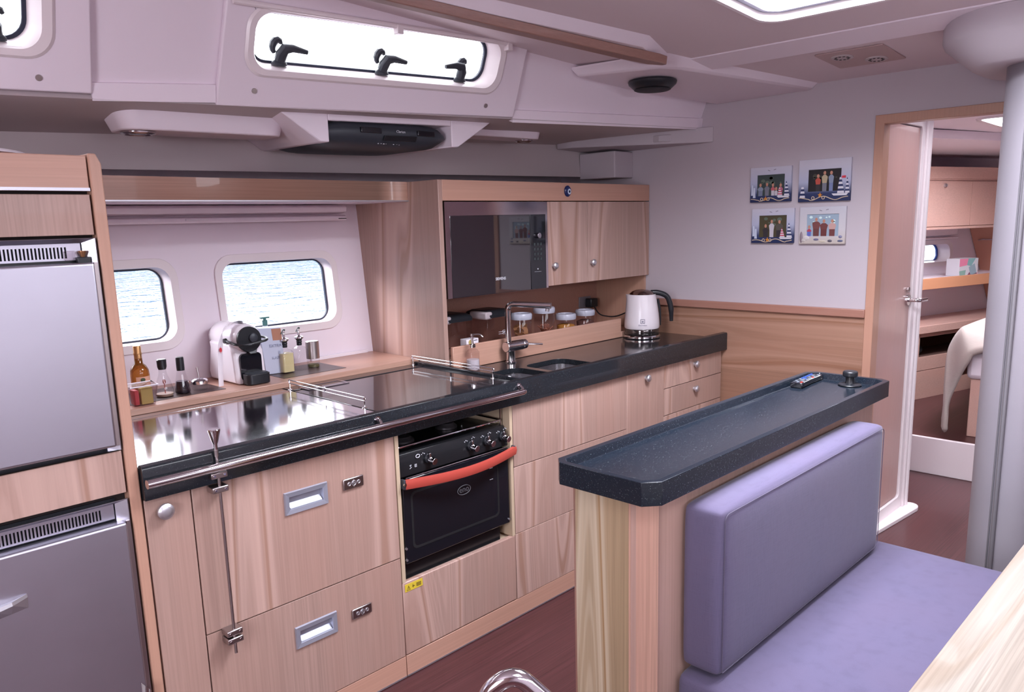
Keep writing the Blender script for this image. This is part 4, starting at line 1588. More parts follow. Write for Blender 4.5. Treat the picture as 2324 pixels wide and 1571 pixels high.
# ================================================================== JARS IN THE NICHE
def jar(label, x, y, r, h, lidz, fill, sq=False, grp='storage jars with pale screw lids'):
    z0 = 0.926
    t = thing('storage_jar', label, 'jar', (x, y, z0), grp)
    b = B()
    b.lathe([(r * 0.9, z0 + 0.001), (r, z0 + 0.006), (r, z0 + h * 0.86), (r * 0.93, z0 + h * 0.93), (r * 0.93, z0 + h)], (x, y), 32)
    obj('container', b, 'clearplastic', t)
    b = B()
    b.lathe([(r * 1.04, z0 + h - 0.008), (r * 1.08, z0 + h), (r * 1.08, z0 + h + 0.014), (r * 1.0, z0 + h + 0.020), (r * 0.8, z0 + h + 0.021), (r * 0.78, z0 + h + 0.017), (r * 0.3, z0 + h + 0.017)], (x, y), 32)
    obj('lid', b, mat('milky_lid', (0.42, 0.42, 0.50), 0.25) if 'milky_lid' not in bpy.data.materials else bpy.data.materials['milky_lid'], t)
    random.seed(int(x * 1000))
    b = B()
    if fill == 'crisps':
        for k in range(26):
            a = random.random() * 6.28
            q = r * 0.55 * random.random()
            c = Vector((x + q * math.cos(a), y + q * math.sin(a), z0 + 0.012 + 0.085 * (k / 26)))
            ax = Vector((random.uniform(-1, 1), random.uniform(-1, 1), random.uniform(-.4, .4))).normalized()
            b.cyl(c - ax * 0.002, c + ax * 0.002, r * 0.38, r * 0.34, 12)
        m_ = 'dried_slices'
        mc = (0.34, 0.16, 0.07)
    elif fill == 'sticks':
        for k in range(34):
            a = random.random() * 6.28
            q = r * 0.3 * random.random()
            c = Vector((x + q * math.cos(a), y + q * math.sin(a), z0 + 0.035 + 0.02 * random.random()))
            ax = Vector((random.uniform(-.6, .6), random.uniform(-.6, .6), random.uniform(.3, 1.2))).normalized() * r * 0.8
            b.cyl(c - ax, c + ax, 0.0035, 0.003, 6)
        m_ = 'bread_sticks'
        mc = (0.28, 0.10, 0.06)
    else:
        b.lathe([(r * 0.9, z0 + 0.006), (r * 0.93, z0 + 0.012), (r * 0.93, z0 + h * 0.62), (r * 0.5, z0 + h * 0.70), (0.004, z0 + h * 0.66)], (x, y), 24)
        m_ = 'amber_pieces' if fill == 'amber' else 'brown_pieces'
        mc = (0.50, 0.22, 0.04) if fill == 'amber' else (0.14, 0.06, 0.05)
    mm = bpy.data.materials.get(m_) or mat(m_, mc, 0.6)
    o = obj('contents', b, mm, t)
    o['kind'] = 'stuff'
    return t
jar('round jar of dried slices directly right of the tap column', 2.630, 0.565, 0.047, 0.135, 0, 'crisps')
jar('tallest round jar, half full of thin brown sticks', 2.800, 0.575, 0.049, 0.148, 0, 'sticks')
jar('short round jar filled with amber pieces', 2.960, 0.575, 0.048, 0.100, 0, 'amber')
jar('short round jar of dark contents in front of the wall socket', 3.130, 0.590, 0.047, 0.102, 0, 'brown')
def canister(label, x, y, s, h, knot):
    z0 = 0.926
    t = thing('storage_canister', label, 'canister', (x, y, z0), 'square canisters with dark lids')
    b = B()
    b.rings([[(u, v, z) for u, v in rr(x - s, x + s, y - s, y + s, 0.018)] for z in (z0 + 0.001, z0 + h)])
    bo = obj('container', b, 'clearplastic', t)
    b = B()
    b.rings([[(u, v, z) for u, v in rr(x - q, x + q, y - q, y + q, 0.018)] for q, z in ((s + 0.002, z0 + h - 0.002), (s + 0.003, z0 + h + 0.010), (s - 0.004, z0 + h + 0.022), (s - 0.02, z0 + h + 0.030))])
    obj('lid', b, 'black', t)
    b = B()
    b.box(x - s - 0.012, x - s + 0.030, y - s - 0.002, y + s * 0.4, z0 + h - 0.008, z0 + h + 0.026)
    obj('pour_cap', b, mat('clear_cap', (0.40, 0.34, 0.36), 0.2) if 'clear_cap' not in bpy.data.materials else bpy.data.materials['clear_cap'], t, bev=0.008)
    if knot:
        b = B()
        yy, zc = y - s - 0.0012, z0 + 0.085
        xc = x + 0.020
        b.tube([(xc + 0.010 * math.sin(2 * R(a)) , yy, zc + 0.0085 * math.cos(R(a))) for a in range(0, 360, 15)], 0.0011, 5, closed=True)
        b.tube([(xc - 0.034, yy, zc - 0.006), (xc - 0.010, yy, zc - 0.005), (xc, yy, zc + 0.0), (xc + 0.012, yy, zc + 0.004), (xc + 0.034, yy, zc + 0.008)], 0.0010, 5)
        b.tube([(xc - 0.034, yy, zc + 0.004), (xc - 0.012, yy, zc + 0.003), (xc, yy, zc - 0.002), (xc + 0.012, yy, zc - 0.004), (xc + 0.034, yy, zc - 0.001)], 0.0010, 5)
        obj('knot_print', b, mat('white_print', (0.62, 0.60, 0.66), 0.5), bo, label='white rope knot print')
    return t
canister('square clear canister printed with a white rope knot, left of the tap', 2.470, 0.62, 0.078, 0.158, True)
canister('square clear canister with a dark lid half hidden by the cabinet side', 2.245, 0.64, 0.078, 0.158, False)
t = thing('tea_box', 'small white paper carton with a yellow emblem in front of a clear canister', 'box', (2.262, 0.52, 0.926))
b = B()
b.box(2.222, 2.292, 0.500, 0.540, 0.926, 1.012)
bo = obj('carton', b, 'whiteplastic', t, bev=0.001)
b = B()
b.cyl((2.245, 0.4995, 0.998), (2.245, 0.4988, 0.998), 0.012, seg=16)
obj('emblem', b, mat('pale_gold', (0.45, 0.33, 0.12), 0.5), bo)
b = B()
b.box(2.250, 2.260, 0.4988, 0.4995, 0.968, 0.978)
b.box(2.264, 2.284, 0.4988, 0.4995, 1.003, 1.006)
obj('print', b, mat('dark_ink', (0.05, 0.04, 0.06), 0.5), bo)
t = thing('soap_bottle', 'clear glass soap dispenser with a chrome pump beside the wall cabinet side', 'bottle', (2.15, 0.385, 0.905))
b = B()
b.lathe([(0.026, 0.9065), (0.028, 0.912), (0.028, 0.980), (0.020, 0.990), (0.011, 0.996), (0.011, 1.002)], (2.15, 0.385), 24)
obj('bottle', b, 'clearplastic', t)
b = B()
b.lathe([(0.026, 0.908), (0.026, 0.950), (0.004, 0.950)], (2.15, 0.385), 24)
obj('soap', b, mat('milky_soap', (0.55, 0.52, 0.56), 0.3), t)
b = B()
b.lathe([(0.013, 1.000), (0.013, 1.012), (0.005, 1.014), (0.005, 1.046), (0.009, 1.048), (0.009, 1.056), (0.003, 1.058)], (2.15, 0.385), 20)
b.tube(fillet([(2.15, 0.385, 1.052), (2.17, 0.36, 1.054), (2.178, 0.35, 1.042)], 0.01), 0.0035, 8)
obj('pump', b, 'chrome', t)

# ================================================================== COFFEE MACHINE
ZL = 0.944
t = thing('coffee_machine', 'white capsule coffee machine with a black round front on the ledge', 'coffee machine', (1.345, 0.80, ZL + 0.001))
cx = 1.345
b = B()   # lower housing, side profile swept across the width with rounded edges
def side(prof, x0, x1, inset):
    cyy = sum(p[0] for p in prof) / len(prof)
    czz = sum(p[1] for p in prof) / len(prof)
    out = []
    for x, k in ((x0, 1), (x0 + inset, 0), (x1 - inset, 0), (x1, 1)):
        ring = []
        for y, z in prof:
            d = Vector((y - cyy, z - czz))
            l = d.length
            s = (l - inset * k * 0.7) / l
            ring.append((x, cyy + d.x * s, czz + d.y * s))
        out.append(ring)
    return out
prof = [(0.705, ZL + 0.002), (0.915, ZL + 0.002), (0.925, ZL + 0.03), (0.900, ZL + 0.130), (0.905, ZL + 0.150), (0.740, ZL + 0.150), (0.728, ZL + 0.135), (0.715, ZL + 0.118)]
b.rings(side(prof, cx - 0.060, cx + 0.060, 0.012))
ho = obj('housing', b, 'whiteplastic', t, bev=0.004)
b = B()   # barrel-shaped head lying fore and aft
yb = [0.945, 0.935, 0.90, 0.80, 0.715, 0.706]
rb = [0.030, 0.044, 0.053, 0.0565, 0.0525, 0.048]
b.rings([[(cx + r * math.cos(2 * math.pi * k / 36), y, ZL + 0.165 + (r * math.sin(2 * math.pi * k / 36)) - (0.006 if y > 0.9 else 0)) for k in range(36)] for y, r in zip(yb, rb)])
hd = obj('head', b, 'whiteplastic', t, ang=60)
b = B()
b.rings([[(cx + r * math.cos(2 * math.pi * k / 36), y, ZL + 0.163 + r * math.sin(2 * math.pi * k / 36)) for k in range(36)] for y, r in ((0.712, 0.046), (0.700, 0.047), (0.696, 0.045), (0.695, 0.006))])
fr = obj('round_front', b, 'black', hd)
b = B()
b.rings([[(cx + 0.012 + r * math.cos(2 * math.pi * k / 24), y, ZL + 0.168 + r * math.sin(2 * math.pi * k / 24)) for k in range(24)] for y, r in ((0.697, 0.018), (0.688, 0.016), (0.684, 0.010))])
obj('boss', b, 'blacksoft', fr)
b = B()
b.rings([[(cx + 0.008 - 0.020, 0.700, ZL + 0.125), (cx + 0.008 + 0.020, 0.700, ZL + 0.125), (cx + 0.008 + 0.026, 0.720, ZL + 0.125), (cx + 0.008 - 0.024, 0.720, ZL + 0.125)],
         [(cx + 0.008 - 0.012, 0.694, ZL + 0.108), (cx + 0.008 + 0.014, 0.694, ZL + 0.108), (cx + 0.008 + 0.014, 0.720, ZL + 0.108), (cx + 0.008 - 0.014, 0.720, ZL + 0.108)]])
obj('outlet', b, 'black', fr, bev=0.003)
b = B()   # lever loop wrapping round the head
b.tube(fillet([(cx - 0.058, 0.765, ZL + 0.158), (cx - 0.058, 0.69, ZL + 0.150), (cx - 0.030, 0.668, ZL + 0.148), (cx + 0.052, 0.662, ZL + 0.158), (cx + 0.066, 0.70, ZL + 0.162), (cx + 0.058, 0.775, ZL + 0.164)], 0.022, 6), 0.0048, 10)
b.cyl((cx - 0.050, 0.768, ZL + 0.158), (cx - 0.064, 0.768, ZL + 0.158), 0.010, 0.009, 16)
obj('lever', b, 'black', hd, label='black lever loop')
b = B()
b.plate(rr(cx - 0.040, cx + 0.042, ZL + 0.012, ZL + 0.112, 0.016), [], lambda u, v: Vector((u, 0.702, v)), (0, 0.012, 0))
obj('dark_recess', b, 'glassblack', ho)
b = B()
b.rings([[(u, v, z) for u, v in rr(cx - 0.040, cx + 0.050, 0.652, 0.706, 0.018)] for z in (ZL + 0.003, ZL + 0.040)])
dt = obj('drip_tray', b, 'black', t, bev=0.002)
b = B()
b.rings([[(u, v, z) for u, v in rr(cx - 0.034, cx + 0.044, 0.657, 0.702, 0.014)] for z in (ZL + 0.040, ZL + 0.0425)])
obj('tray_grid', b, 'blacksoft', dt)
b = B()
b.tube([(cx - 0.004, 0.80, ZL + 0.222), (cx - 0.002, 0.76, ZL + 0.2225), (cx, 0.722, ZL + 0.218)], [0.010, 0.012, 0.006], 10, flat=0.3)
obj('top_button', b, 'satin', hd)
# red-leaf ribbon hanging beside the machine
t = thing('lanyard', 'white looped strap with a red maple leaf beside the coffee machine', 'strap', (1.27, 0.80, ZL + 0.001))
b = B()
pts = [(1.240, 0.735, ZL + 0.002), (1.246, 0.740, ZL + 0.08), (1.256, 0.748, ZL + 0.150), (1.272, 0.752, ZL + 0.198), (1.302, 0.754, ZL + 0.224), (1.340, 0.756, ZL + 0.229), (1.375, 0.758, ZL + 0.222)]
pts = fillet(pts, 0.04, 5)
rg = []
for p in pts:
    p = Vector(p)
    w_ = 0.0105
    k = max(0.0, min(1.0, (p.z - ZL - 0.15) / 0.06))
    wv = (Vector((1.0, 0.25, 0)) * (1 - k) + Vector((0.15, 1.0, 0)) * k).normalized() * w_
    nv = (Vector((0, -1.0, 0.1)) * (1 - k) + Vector((-0.3, 0, 1.0)) * k).normalized() * 0.002
    rg.append([p - wv, p + wv, p + wv + nv, p - wv + nv])
b.rings(rg)
st = obj('strap', b, 'whiteplastic', t, ang=80)
b = B()
lc = Vector((1.2535, 0.7435, ZL + 0.132))
leaf = []
for k in range(22):
    a = 2 * math.pi * k / 22 + math.pi / 2
    r = (0.0125 if k % 2 == 0 else 0.006) * (1.1 if k in (0, 6, 16) else 1)
    leaf.append((math.cos(a) * r * 0.62, math.sin(a) * r))
b.plate(leaf, [], lambda u, v: lc + Vector((u * 0.97, u * 0.25, v)) + Vector((0, -0.0035, 0)), (0, -0.0009, 0))
obj('leaf_print', b, mat('maple_red', (0.62, 0.04, 0.06), 0.5), st, label='red maple leaf print')

# paper carrier bag with pump bottle behind the machine
t = thing('paper_bag', 'tall pale grey paper packet with printed lettering behind the coffee machine', 'packet', (1.50, 0.83, ZL + 0.002))
b = B()
b.hexa([(1.452, 0.800, ZL + 0.002), (1.530, 0.785, ZL + 0.002), (1.545, 0.860, ZL + 0.002), (1.466, 0.875, ZL + 0.002),
        (1.440, 0.805, ZL + 0.182), (1.520, 0.790, ZL + 0.180), (1.534, 0.855, ZL + 0.180), (1.456, 0.870, ZL + 0.182)])
bo = obj('packet', b, mat('pale_paper', (0.50, 0.52, 0.64), 0.6), t, bev=0.002)
b = B()
b.hexa([(1.4885, 0.7948, ZL + 0.132), (1.5240, 0.7880, ZL + 0.131), (1.5242, 0.7888, ZL + 0.131), (1.4887, 0.7956, ZL + 0.132), (1.4855, 0.7950, ZL + 0.177), (1.5208, 0.7882, ZL + 0.1765), (1.5210, 0.789, ZL + 0.1765), (1.4857, 0.796, ZL + 0.177)])
obj('label_patch', b, mat('kraft_patch', (0.42, 0.19, 0.12), 0.6), bo, label='brown kraft patch')
text('small_lettering', 'EXTRA', 0.016, mat('grey_ink', (0.30, 0.32, 0.44), 0.5), bo, (1.496, 0.7905, ZL + 0.112), (0.98, -0.19, 0), (0, 0, 1), 0.0003)
text('large_lettering', 'KAFFEE', 0.016, bpy.data.materials['grey_ink'], bo, (1.504, 0.7898, ZL + 0.064), (0.98, -0.19, 0), (0, 0, 1), 0.0003)
text('large_lettering', 'B', 0.018, bpy.data.materials['grey_ink'], bo, (1.508, 0.7890, ZL + 0.083), (0.98, -0.19, 0), (0, 0, 1), 0.0003)
t = thing('hand_soap', 'small green pump top rising behind the pale paper packet', 'bottle', (1.495, 0.905, ZL + 0.002))
b = B()
b.lathe([(0.024, ZL + 0.002), (0.025, ZL + 0.10), (0.012, ZL + 0.17), (0.009, ZL + 0.18)], (1.520, 0.905), 20)
obj('bottle', b, mat('pale_bottle', (0.55, 0.58, 0.60), 0.4), t)
b = B()
b.lathe([(0.010, ZL + 0.178), (0.010, ZL + 0.200), (0.006, ZL + 0.202), (0.006, ZL + 0.208)], (1.520, 0.905), 16)
b.box(1.502, 1.538, 0.898, 0.912, ZL + 0.207, ZL + 0.213)
obj('pump', b, mat('sea_green', (0.06, 0.16, 0.15), 0.4), t, bev=0.001)

# ================================================================== BOTTLES ON THE LEDGE
def bottle(label, c, prof, glass_m, name='bottle', cat='bottle', seg=32):
    t = thing(name, label, cat, (c[0], c[1], ZL + 0.002))
    b = B()
    b.lathe([(r, ZL + 0.0015 + z) for r, z in prof], c, seg)
    o = obj('glass', b, glass_m, t, ang=50)
    return t, o
amber = mat('amber_glass', (0.55, 0.19, 0.03), 0.04, 0, 0.6, 0.75)
bz = ZL + 0.0015
c = (0.975, 0.760)
t, o = bottle('amber glass syrup bottle with a gold cap beside the tall cabinet', c, [(0.026, 0.0), (0.030, 0.004), (0.030, 0.082), (0.0285, 0.098), (0.022, 0.112), (0.0135, 0.120), (0.0115, 0.150), (0.0115, 0.176)], amber)
b = B()
b.lathe([(0.0125, bz + 0.118), (0.0122, bz + 0.150), (0.0132, bz + 0.152), (0.0132, bz + 0.156), (0.0122, bz + 0.158), (0.0126, bz + 0.178), (0.011, bz + 0.1805)], c, 28)
obj('cap', b, mat('gold_foil', (0.46, 0.24, 0.10), 0.3, 0.6), t, label='gold foil cap')
b = B()
b.rings([[(c[0] + 0.0304 * math.cos(R(a)), c[1] + 0.0304 * math.sin(R(a)), z) for a in range(-135, -34, 10)] + [(c[0] + 0.0301 * math.cos(R(a)), c[1] + 0.0301 * math.sin(R(a)), z) for a in range(-35, -136, -10)] for z in (bz + 0.012, bz + 0.078)])
lb = obj('label', b, mat('salmon_label', (0.66, 0.36, 0.26), 0.6), o)
b = B()
b.ball((c[0] - 0.0085 + 0.006, c[1] - 0.0300, bz + 0.068), (0.008, 0.0016, 0.007), 14)
obj('emblem', b, mat('olive_emblem', (0.05, 0.07, 0.03), 0.6), lb)
# two cruets with black stoppers
clear = pane_mat('thin_clear_glass', (0.94, 0.94, 0.95), 0.22)
c = (1.040, 0.735)
t, o = bottle('round clear glass cruet with a tall black stopper, nearly empty', c, [(0.026, 0.0), (0.0305, 0.004), (0.030, 0.020), (0.023, 0.050), (0.015, 0.072), (0.0125, 0.082), (0.0125, 0.098)], clear)
b = B()
b.lathe([(0.012, bz + 0.093), (0.0135, bz + 0.097), (0.0150, bz + 0.103), (0.0155, bz + 0.120), (0.0158, bz + 0.125), (0.0135, bz + 0.128)], c, 28)
obj('stopper', b, 'black', t)
b = B()
b.lathe([(0.026, bz + 0.002), (0.028, bz + 0.010), (0.004, bz + 0.010)], c, 28)
obj('residue', b, mat('brown_residue', (0.30, 0.19, 0.14), 0.4), t)
b = B()
b.ball((c[0] + 0.002, c[1], bz + 0.050), (0.005, 0.005, 0.009), 12)
b.cyl((c[0] + 0.002, c[1], bz + 0.010), (c[0] + 0.002, c[1], bz + 0.050), 0.0015, seg=8)
obj('glass_bulb', b, mat('garnet_drop', (0.30, 0.05, 0.04), 0.2), o)
c = (1.102, 0.735)
t, o = bottle('slim clear cruet with a black stopper holding dark vinegar', c, [(0.024, 0.0), (0.027, 0.004), (0.024, 0.025), (0.017, 0.060), (0.0125, 0.085), (0.0125, 0.096)], clear)
b = B()
b.lathe([(0.0130, bz + 0.080), (0.0135, bz + 0.090), (0.0132, bz + 0.121), (0.0125, bz + 0.126), (0.0115, bz + 0.127)], c, 28)
obj('stopper', b, 'black', t)
b = B()
b.lathe([(0.0225, bz + 0.002), (0.0250, bz + 0.006), (0.0225, bz + 0.026), (0.0190, bz + 0.043), (0.004, bz + 0.043)], c, 28)
obj('vinegar', b, mat('dark_vinegar', (0.012, 0.006, 0.012), 0.1), t)
# small glass bowl with steel lid and spoon handle
t = thing('sugar_bowl', 'small glass sugar bowl with a steel lid and upright handle', 'bowl', (1.165, 0.745, ZL + 0.002))
c = (1.167, 0.745)
b = B()
b.lathe([(0.022, bz), (0.026, bz + 0.003), (0.027, bz + 0.020), (0.026, bz + 0.024)], c, 28)
obj('glass', b, clear, t)
b = B()
b.lathe([(0.0285, bz + 0.022), (0.0290, bz + 0.033), (0.0260, bz + 0.037), (0.014, bz + 0.042), (0.004, bz + 0.043)], c, 32)
ld = obj('lid', b, 'chrome', t)
b = B()
b.tube([(c[0], c[1], bz + 0.041), (c[0] - 0.004, c[1], bz + 0.080)], [0.0026, 0.0032], 10)
obj('lid_handle', b, 'nickel', ld)
# open transparent box with yellow packets
t = thing('plastic_box', 'open clear plastic box of yellow and red packets beside the tall cabinet', 'box', (0.955, 0.69, ZL))
b = B()
z0, z1 = ZL + 0.0015, ZL + 0.066
lo = [(0.905, 0.640), (0.972, 0.640), (0.978, 0.700), (0.905, 0.700)]
up = [(0.895, 0.632), (0.982, 0.632), (0.990, 0.712), (0.895, 0.712)]
b.rings([[(x, y, z0) for x, y in lo], [(x, y, z1) for x, y in up]], True, False)
bo = obj('box', b, 'clearplastic', t, smooth=False)
md = bo.modifiers.new('thick', 'SOLIDIFY')
md.thickness = 0.0012
b = B()
b.tube([(x, y, z1) for x, y in up], 0.0022, 6, closed=True)
obj('rim', b, mat('frosted_rim', (0.70, 0.64, 0.74), 0.3), bo)
b = B()
b.box(0.930, 0.968, 0.646, 0.665, z0 + 0.002, z1 - 0.008)
p1 = tag(obj('sachet', b, mat('mustard_paper', (0.50, 0.38, 0.12), 0.6), at=(0.95, 0.655, z0 + 0.002), bev=0.002), 'mustard yellow paper packet standing in the clear plastic box', 'packet')
b = B()
b.box(0.912, 0.926, 0.650, 0.690, z0 + 0.002, z1 - 0.014)
tag(obj('sachet', b, mat('red_paper', (0.55, 0.07, 0.08), 0.6), at=(0.918, 0.67, z0 + 0.002), bev=0.002), 'red paper packet standing in the clear plastic box', 'packet')
# oil and vinegar pourers
for i, (c, lab, liq) in enumerate((((1.533, 0.790), 'square glass oil bottle with a steel pourer, filled with yellow oil', (0.52, 0.42, 0.17)), ((1.600, 0.795), 'square glass bottle with a steel pourer, almost empty', None))):
    t = thing('oil_bottle', lab, 'bottle', (c[0], c[1], ZL + 0.002), 'bottles with steel pourers')
    b = B()
    rg = []
    for q, z, r in ((0.0250, 0.0, 0.008), (0.0265, 0.003, 0.010), (0.0265, 0.078, 0.010), (0.020, 0.090, 0.012), (0.0105, 0.097, 0.0095), (0.0100, 0.104, 0.0095)):
        rg.append([(u, v, bz + z) for u, v in rr(c[0] - q, c[0] + q, c[1] - q, c[1] + q, r)])
    b.rings(rg)
    o = obj('glass', b, clear, t, ang=40)
    if liq:
        b = B()
        b.rings([[(u, v, bz + z) for u, v in rr(c[0] - 0.0245, c[0] + 0.0245, c[1] - 0.0245, c[1] + 0.0245, 0.009)] for z in (0.004, 0.076)])
        obj('oil', b, mat('yellow_oil', (0.66, 0.56, 0.30), 0.15, 0, 0.5, 0.0), t)
    b = B()
    b.lathe([(0.0095, bz + 0.098), (0.0105, bz + 0.104), (0.0095, bz + 0.108), (0.0115, bz + 0.113), (0.0100, bz + 0.116), (0.0125, bz + 0.124)], c, 20)
    ck = obj('cork', b, 'black', t)
    b = B()
    b.lathe([(0.016, bz + 0.124), (0.0185, bz + 0.127), (0.017, bz + 0.132), (0.007, bz + 0.136), (0.0045, bz + 0.138), (0.0042, bz + 0.165), (0.003, bz + 0.167)], c, 24)
    pr = obj('pourer', b, 'chrome', ck)
    b = B()
    b.ball((c[0] + 0.002, c[1], bz + 0.166), (0.0055, 0.0055, 0.004), 12)
    b.tube([(c[0] - 0.002, c[1] - 0.002, bz + 0.168), (c[0] - 0.008, c[1] - 0.003, bz + 0.163), (c[0] - 0.012, c[1] - 0.004, bz + 0.153)], [0.001, 0.001, 0.003], 8)
    obj('flap', b, mat('dark_green_cap', (0.01, 0.03, 0.025), 0.4), pr)
t = thing('grinder', 'brushed steel mill with a clear base at the end of the ledge tray', 'mill', (1.66, 0.80, ZL + 0.002))
c = (1.663, 0.805)
b = B()
b.lathe([(0.0255, bz), (0.0255, bz + 0.040)], c, 28)
obj('clear_base', b, clear, t)
b = B()
b.lathe([(0.0265, bz + 0.036), (0.0265, bz + 0.104), (0.0245, bz + 0.106)], c, 32)
obj('steel_sleeve', b, 'nickel', t)
b = B()
b.lathe([(0.022, bz + 0.002), (0.022, bz + 0.012)], c, 24)
obj('herbs', b, mat('dried_herbs', (0.10, 0.08, 0.03), 0.7), t)

# ================================================================== CEILING PODS AND DEVICES
t = thing('radio_console', 'black overhead radio unit set in a white trapezoid housing', 'radio', (1.80, 0.55, 1.78))
b = B()
def RP(x, y, z):
    return Vector((x, y - 0.055 * (x - 1.8), z + 0.012 * (x - 1.8)))
L0, L1, U0, U1 = 1.51, 2.10, 1.36, 2.27
zb, zt = 1.785, 1.885
b.hexa([RP(L0, 0.385, zb), RP(1.545, 0.385, zb), RP(1.545, 0.78, zb), RP(L0 - 0.0, 0.78, zb), RP(U0, 0.385, zt), RP(1.545, 0.385, zt), RP(1.545, 0.78, zt), RP(U0, 0.78, zt)])
b.hexa([RP(2.07, 0.385, zb), RP(L1, 0.385, zb), RP(L1, 0.78, zb), RP(2.07, 0.78, zb), RP(2.07, 0.385, zt), RP(U1, 0.385, zt), RP(U1, 0.78, zt), RP(2.07, 0.78, zt)])
b.hexa([RP(1.545, 0.385, 1.856), RP(2.07, 0.385, 1.862), RP(2.07, 0.78, 1.862), RP(1.545, 0.78, 1.856), RP(1.545, 0.385, zt + .01), RP(2.07, 0.385, zt + .01), RP(2.07, 0.78, zt + .01), RP(1.545, 0.78, zt + .01)])
ho = obj('housing', b, 'white', t, bev=0.004)
b = B()
rg = []
for k in range(17):
    u = k / 16
    x = 1.500 + 0.560 * u
    e_ = (max(0.0, 1 - abs(2 * u - 1) ** 6)) ** 0.5
    e_ = max(e_, 0.25)
    h = 0.044 * e_
    zc = 1.816
    y0 = 0.425 - 0.045 * e_
    rg.append([RP(x, y0 + 0.02, zc + h * 0.95), RP(x, y0 + 0.004, zc + h * 0.6), RP(x, y0, zc), RP(x, y0 + 0.012, zc - h * 0.55), RP(x, y0 + 0.06, zc - h), RP(x, 0.70, zc - h), RP(x, 0.70, zc + h * 0.95)])
b.rings(rg)
rd = obj('radio_body', b, 'blacksoft', t, ang=50)
for x0, x1 in ((1.665, 1.752), (1.905, 1.985)):
    b = B()
    b.box(x0, x1, 0.392 - 0.055 * ((x0 + x1) / 2 - 1.8) - 0.016, 0.41 - 0.055 * ((x0 + x1) / 2 - 1.8), 1.820, 1.839)
    obj('display', b, 'glassblack', rd, bev=0.002)
b = B()
b.hexa([(1.760, 0.385, 1.797), (1.90, 0.377, 1.799), (1.90, 0.41, 1.799), (1.760, 0.42, 1.797), (1.760, 0.374, 1.815), (1.90, 0.367, 1.817), (1.90, 0.40, 1.817), (1.760, 0.40, 1.815)])
obj('button_bar', b, 'black', rd, bev=0.002)
text('lettering', 'Clarion', 0.013, 'mark', rd, (1.83, 0.3735, 1.830), (1, -0.055, 0), (0, -0.12, 1), 0.0003)
b = B()
for i, x in enumerate((1.745, 1.757, 1.768, 1.779, 1.812, 1.826, 1.838)):
    b.box(x, x + 0.004 + 0.001 * (i % 3), 0.400, 0.403, 1.7865 + 0.001 * (i % 2), 1.790)
obj('button_print', b, 'mark', rd)

def light_pod(label, x0, x1, y0, y1, z0, lx, ly, rl, up):
    t = thing('pod_light', label, 'light', ((x0 + x1) / 2, (y0 + y1) / 2, z0), 'recessed lights in white pods')
    b = B()
    lo = [(u, v, z0 + 0.012 * (u - x0)) for u, v in rr(x0 + up, x1 - 0.02, y0, y1, 0.05)]
    hi = [(u, v, z0 + 0.070) for u, v in rr(x0, x1, y0 - 0.01, y1 + 0.02, 0.06)]
    b.rings([lo, hi])
    obj('pod', b, 'white', t, bev=0.004)
    zz = z0 + 0.012 * (lx - x0) - 0.001
    b = B()
    b.lathe([(rl, zz), (rl, zz - 0.004), (rl * 0.8, zz - 0.008), (rl * 0.7, zz - 0.004), (rl * 0.62, zz - 0.003)], (lx, ly), 28)
    o = obj('bezel', b, 'chrome', t)
    b = B()
    b.lathe([(rl * 0.6, zz - 0.003), (rl * 0.45, zz - 0.007), (rl * 0.2, zz - 0.008)], (lx, ly), 24)
    obj('lens', b, mat('lamp_lens', (0.5, 0.5, 0.55), 0.05, 0.6) if 'lamp_lens' not in bpy.data.materials else bpy.data.materials['lamp_lens'], o)
light_pod('chrome ceiling light in the long white pod above the tall cabinet', 0.895, 1.46, 0.505, 0.66, 1.797, 0.985, 0.575, 0.050, 0.030)
light_pod('chrome ceiling light in the short white pod right of the radio unit', 2.28, 2.74, 0.49, 0.62, 1.856, 2.66, 0.55, 0.040, 0.015)

t = thing('speaker', 'round black loudspeaker on the white corner pod', 'speaker', (2.86, -0.005, 2.04))
b = B()
zs = 2.062
b.lathe([(0.098, zs), (0.101, zs - 0.006), (0.098, zs - 0.016), (0.080, zs - 0.032), (0.073, zs - 0.036), (0.004, zs - 0.037)], (2.862, -0.002), 48)
sp_ = obj('body', b, 'black', t)
b = B()
b.lathe([(0.076, zs - 0.0365), (0.070, zs - 0.0395), (0.03, zs - 0.041), (0.004, zs - 0.041)], (2.862, -0.002), 40)
obj('grille', b, mat('grille_mesh', (0.02, 0.02, 0.025), 0.7), sp_)

# hatch panel with two round vents in the deckhead
t = thing('ceiling_panel', 'small square ceiling panel holding round perforated vents', 'panel', (3.16, -0.73, Zc(3.16) - 0.004))
b = B()
b.plate(rr(3.035, 3.285, -0.860, -0.610, 0.01), [], lambda u, v: cz(u, v, -0.005), (0, 0, 0.004))
pn = obj('panel', b, mat('pinkish_panel', (0.50, 0.36, 0.35), 0.5), t, bev=0.001)
for q, w_ in ((3.115, -0.685), (3.215, -0.775)):
    b = B()
    b.rings([[cz(q + r * math.cos(2 * math.pi * k / 24), w_ + r * math.sin(2 * math.pi * k / 24), -0.005 - d) for k in range(24)] for r, d in ((0.040, 0), (0.040, 0.003), (0.034, 0.004))])
    v = obj('vent', b, 'grey_white', pn)
    for k in range(10):
        a = 2 * math.pi * k / 10
        b = B()
        p0 = cz(q + 0.024 * math.cos(a), w_ + 0.024 * math.sin(a), -0.0088)
        b.cyl(p0, p0 - Vector((0, 0, 0.0012)), 0.0052, seg=8)
        obj('hole', b, 'dark', v)

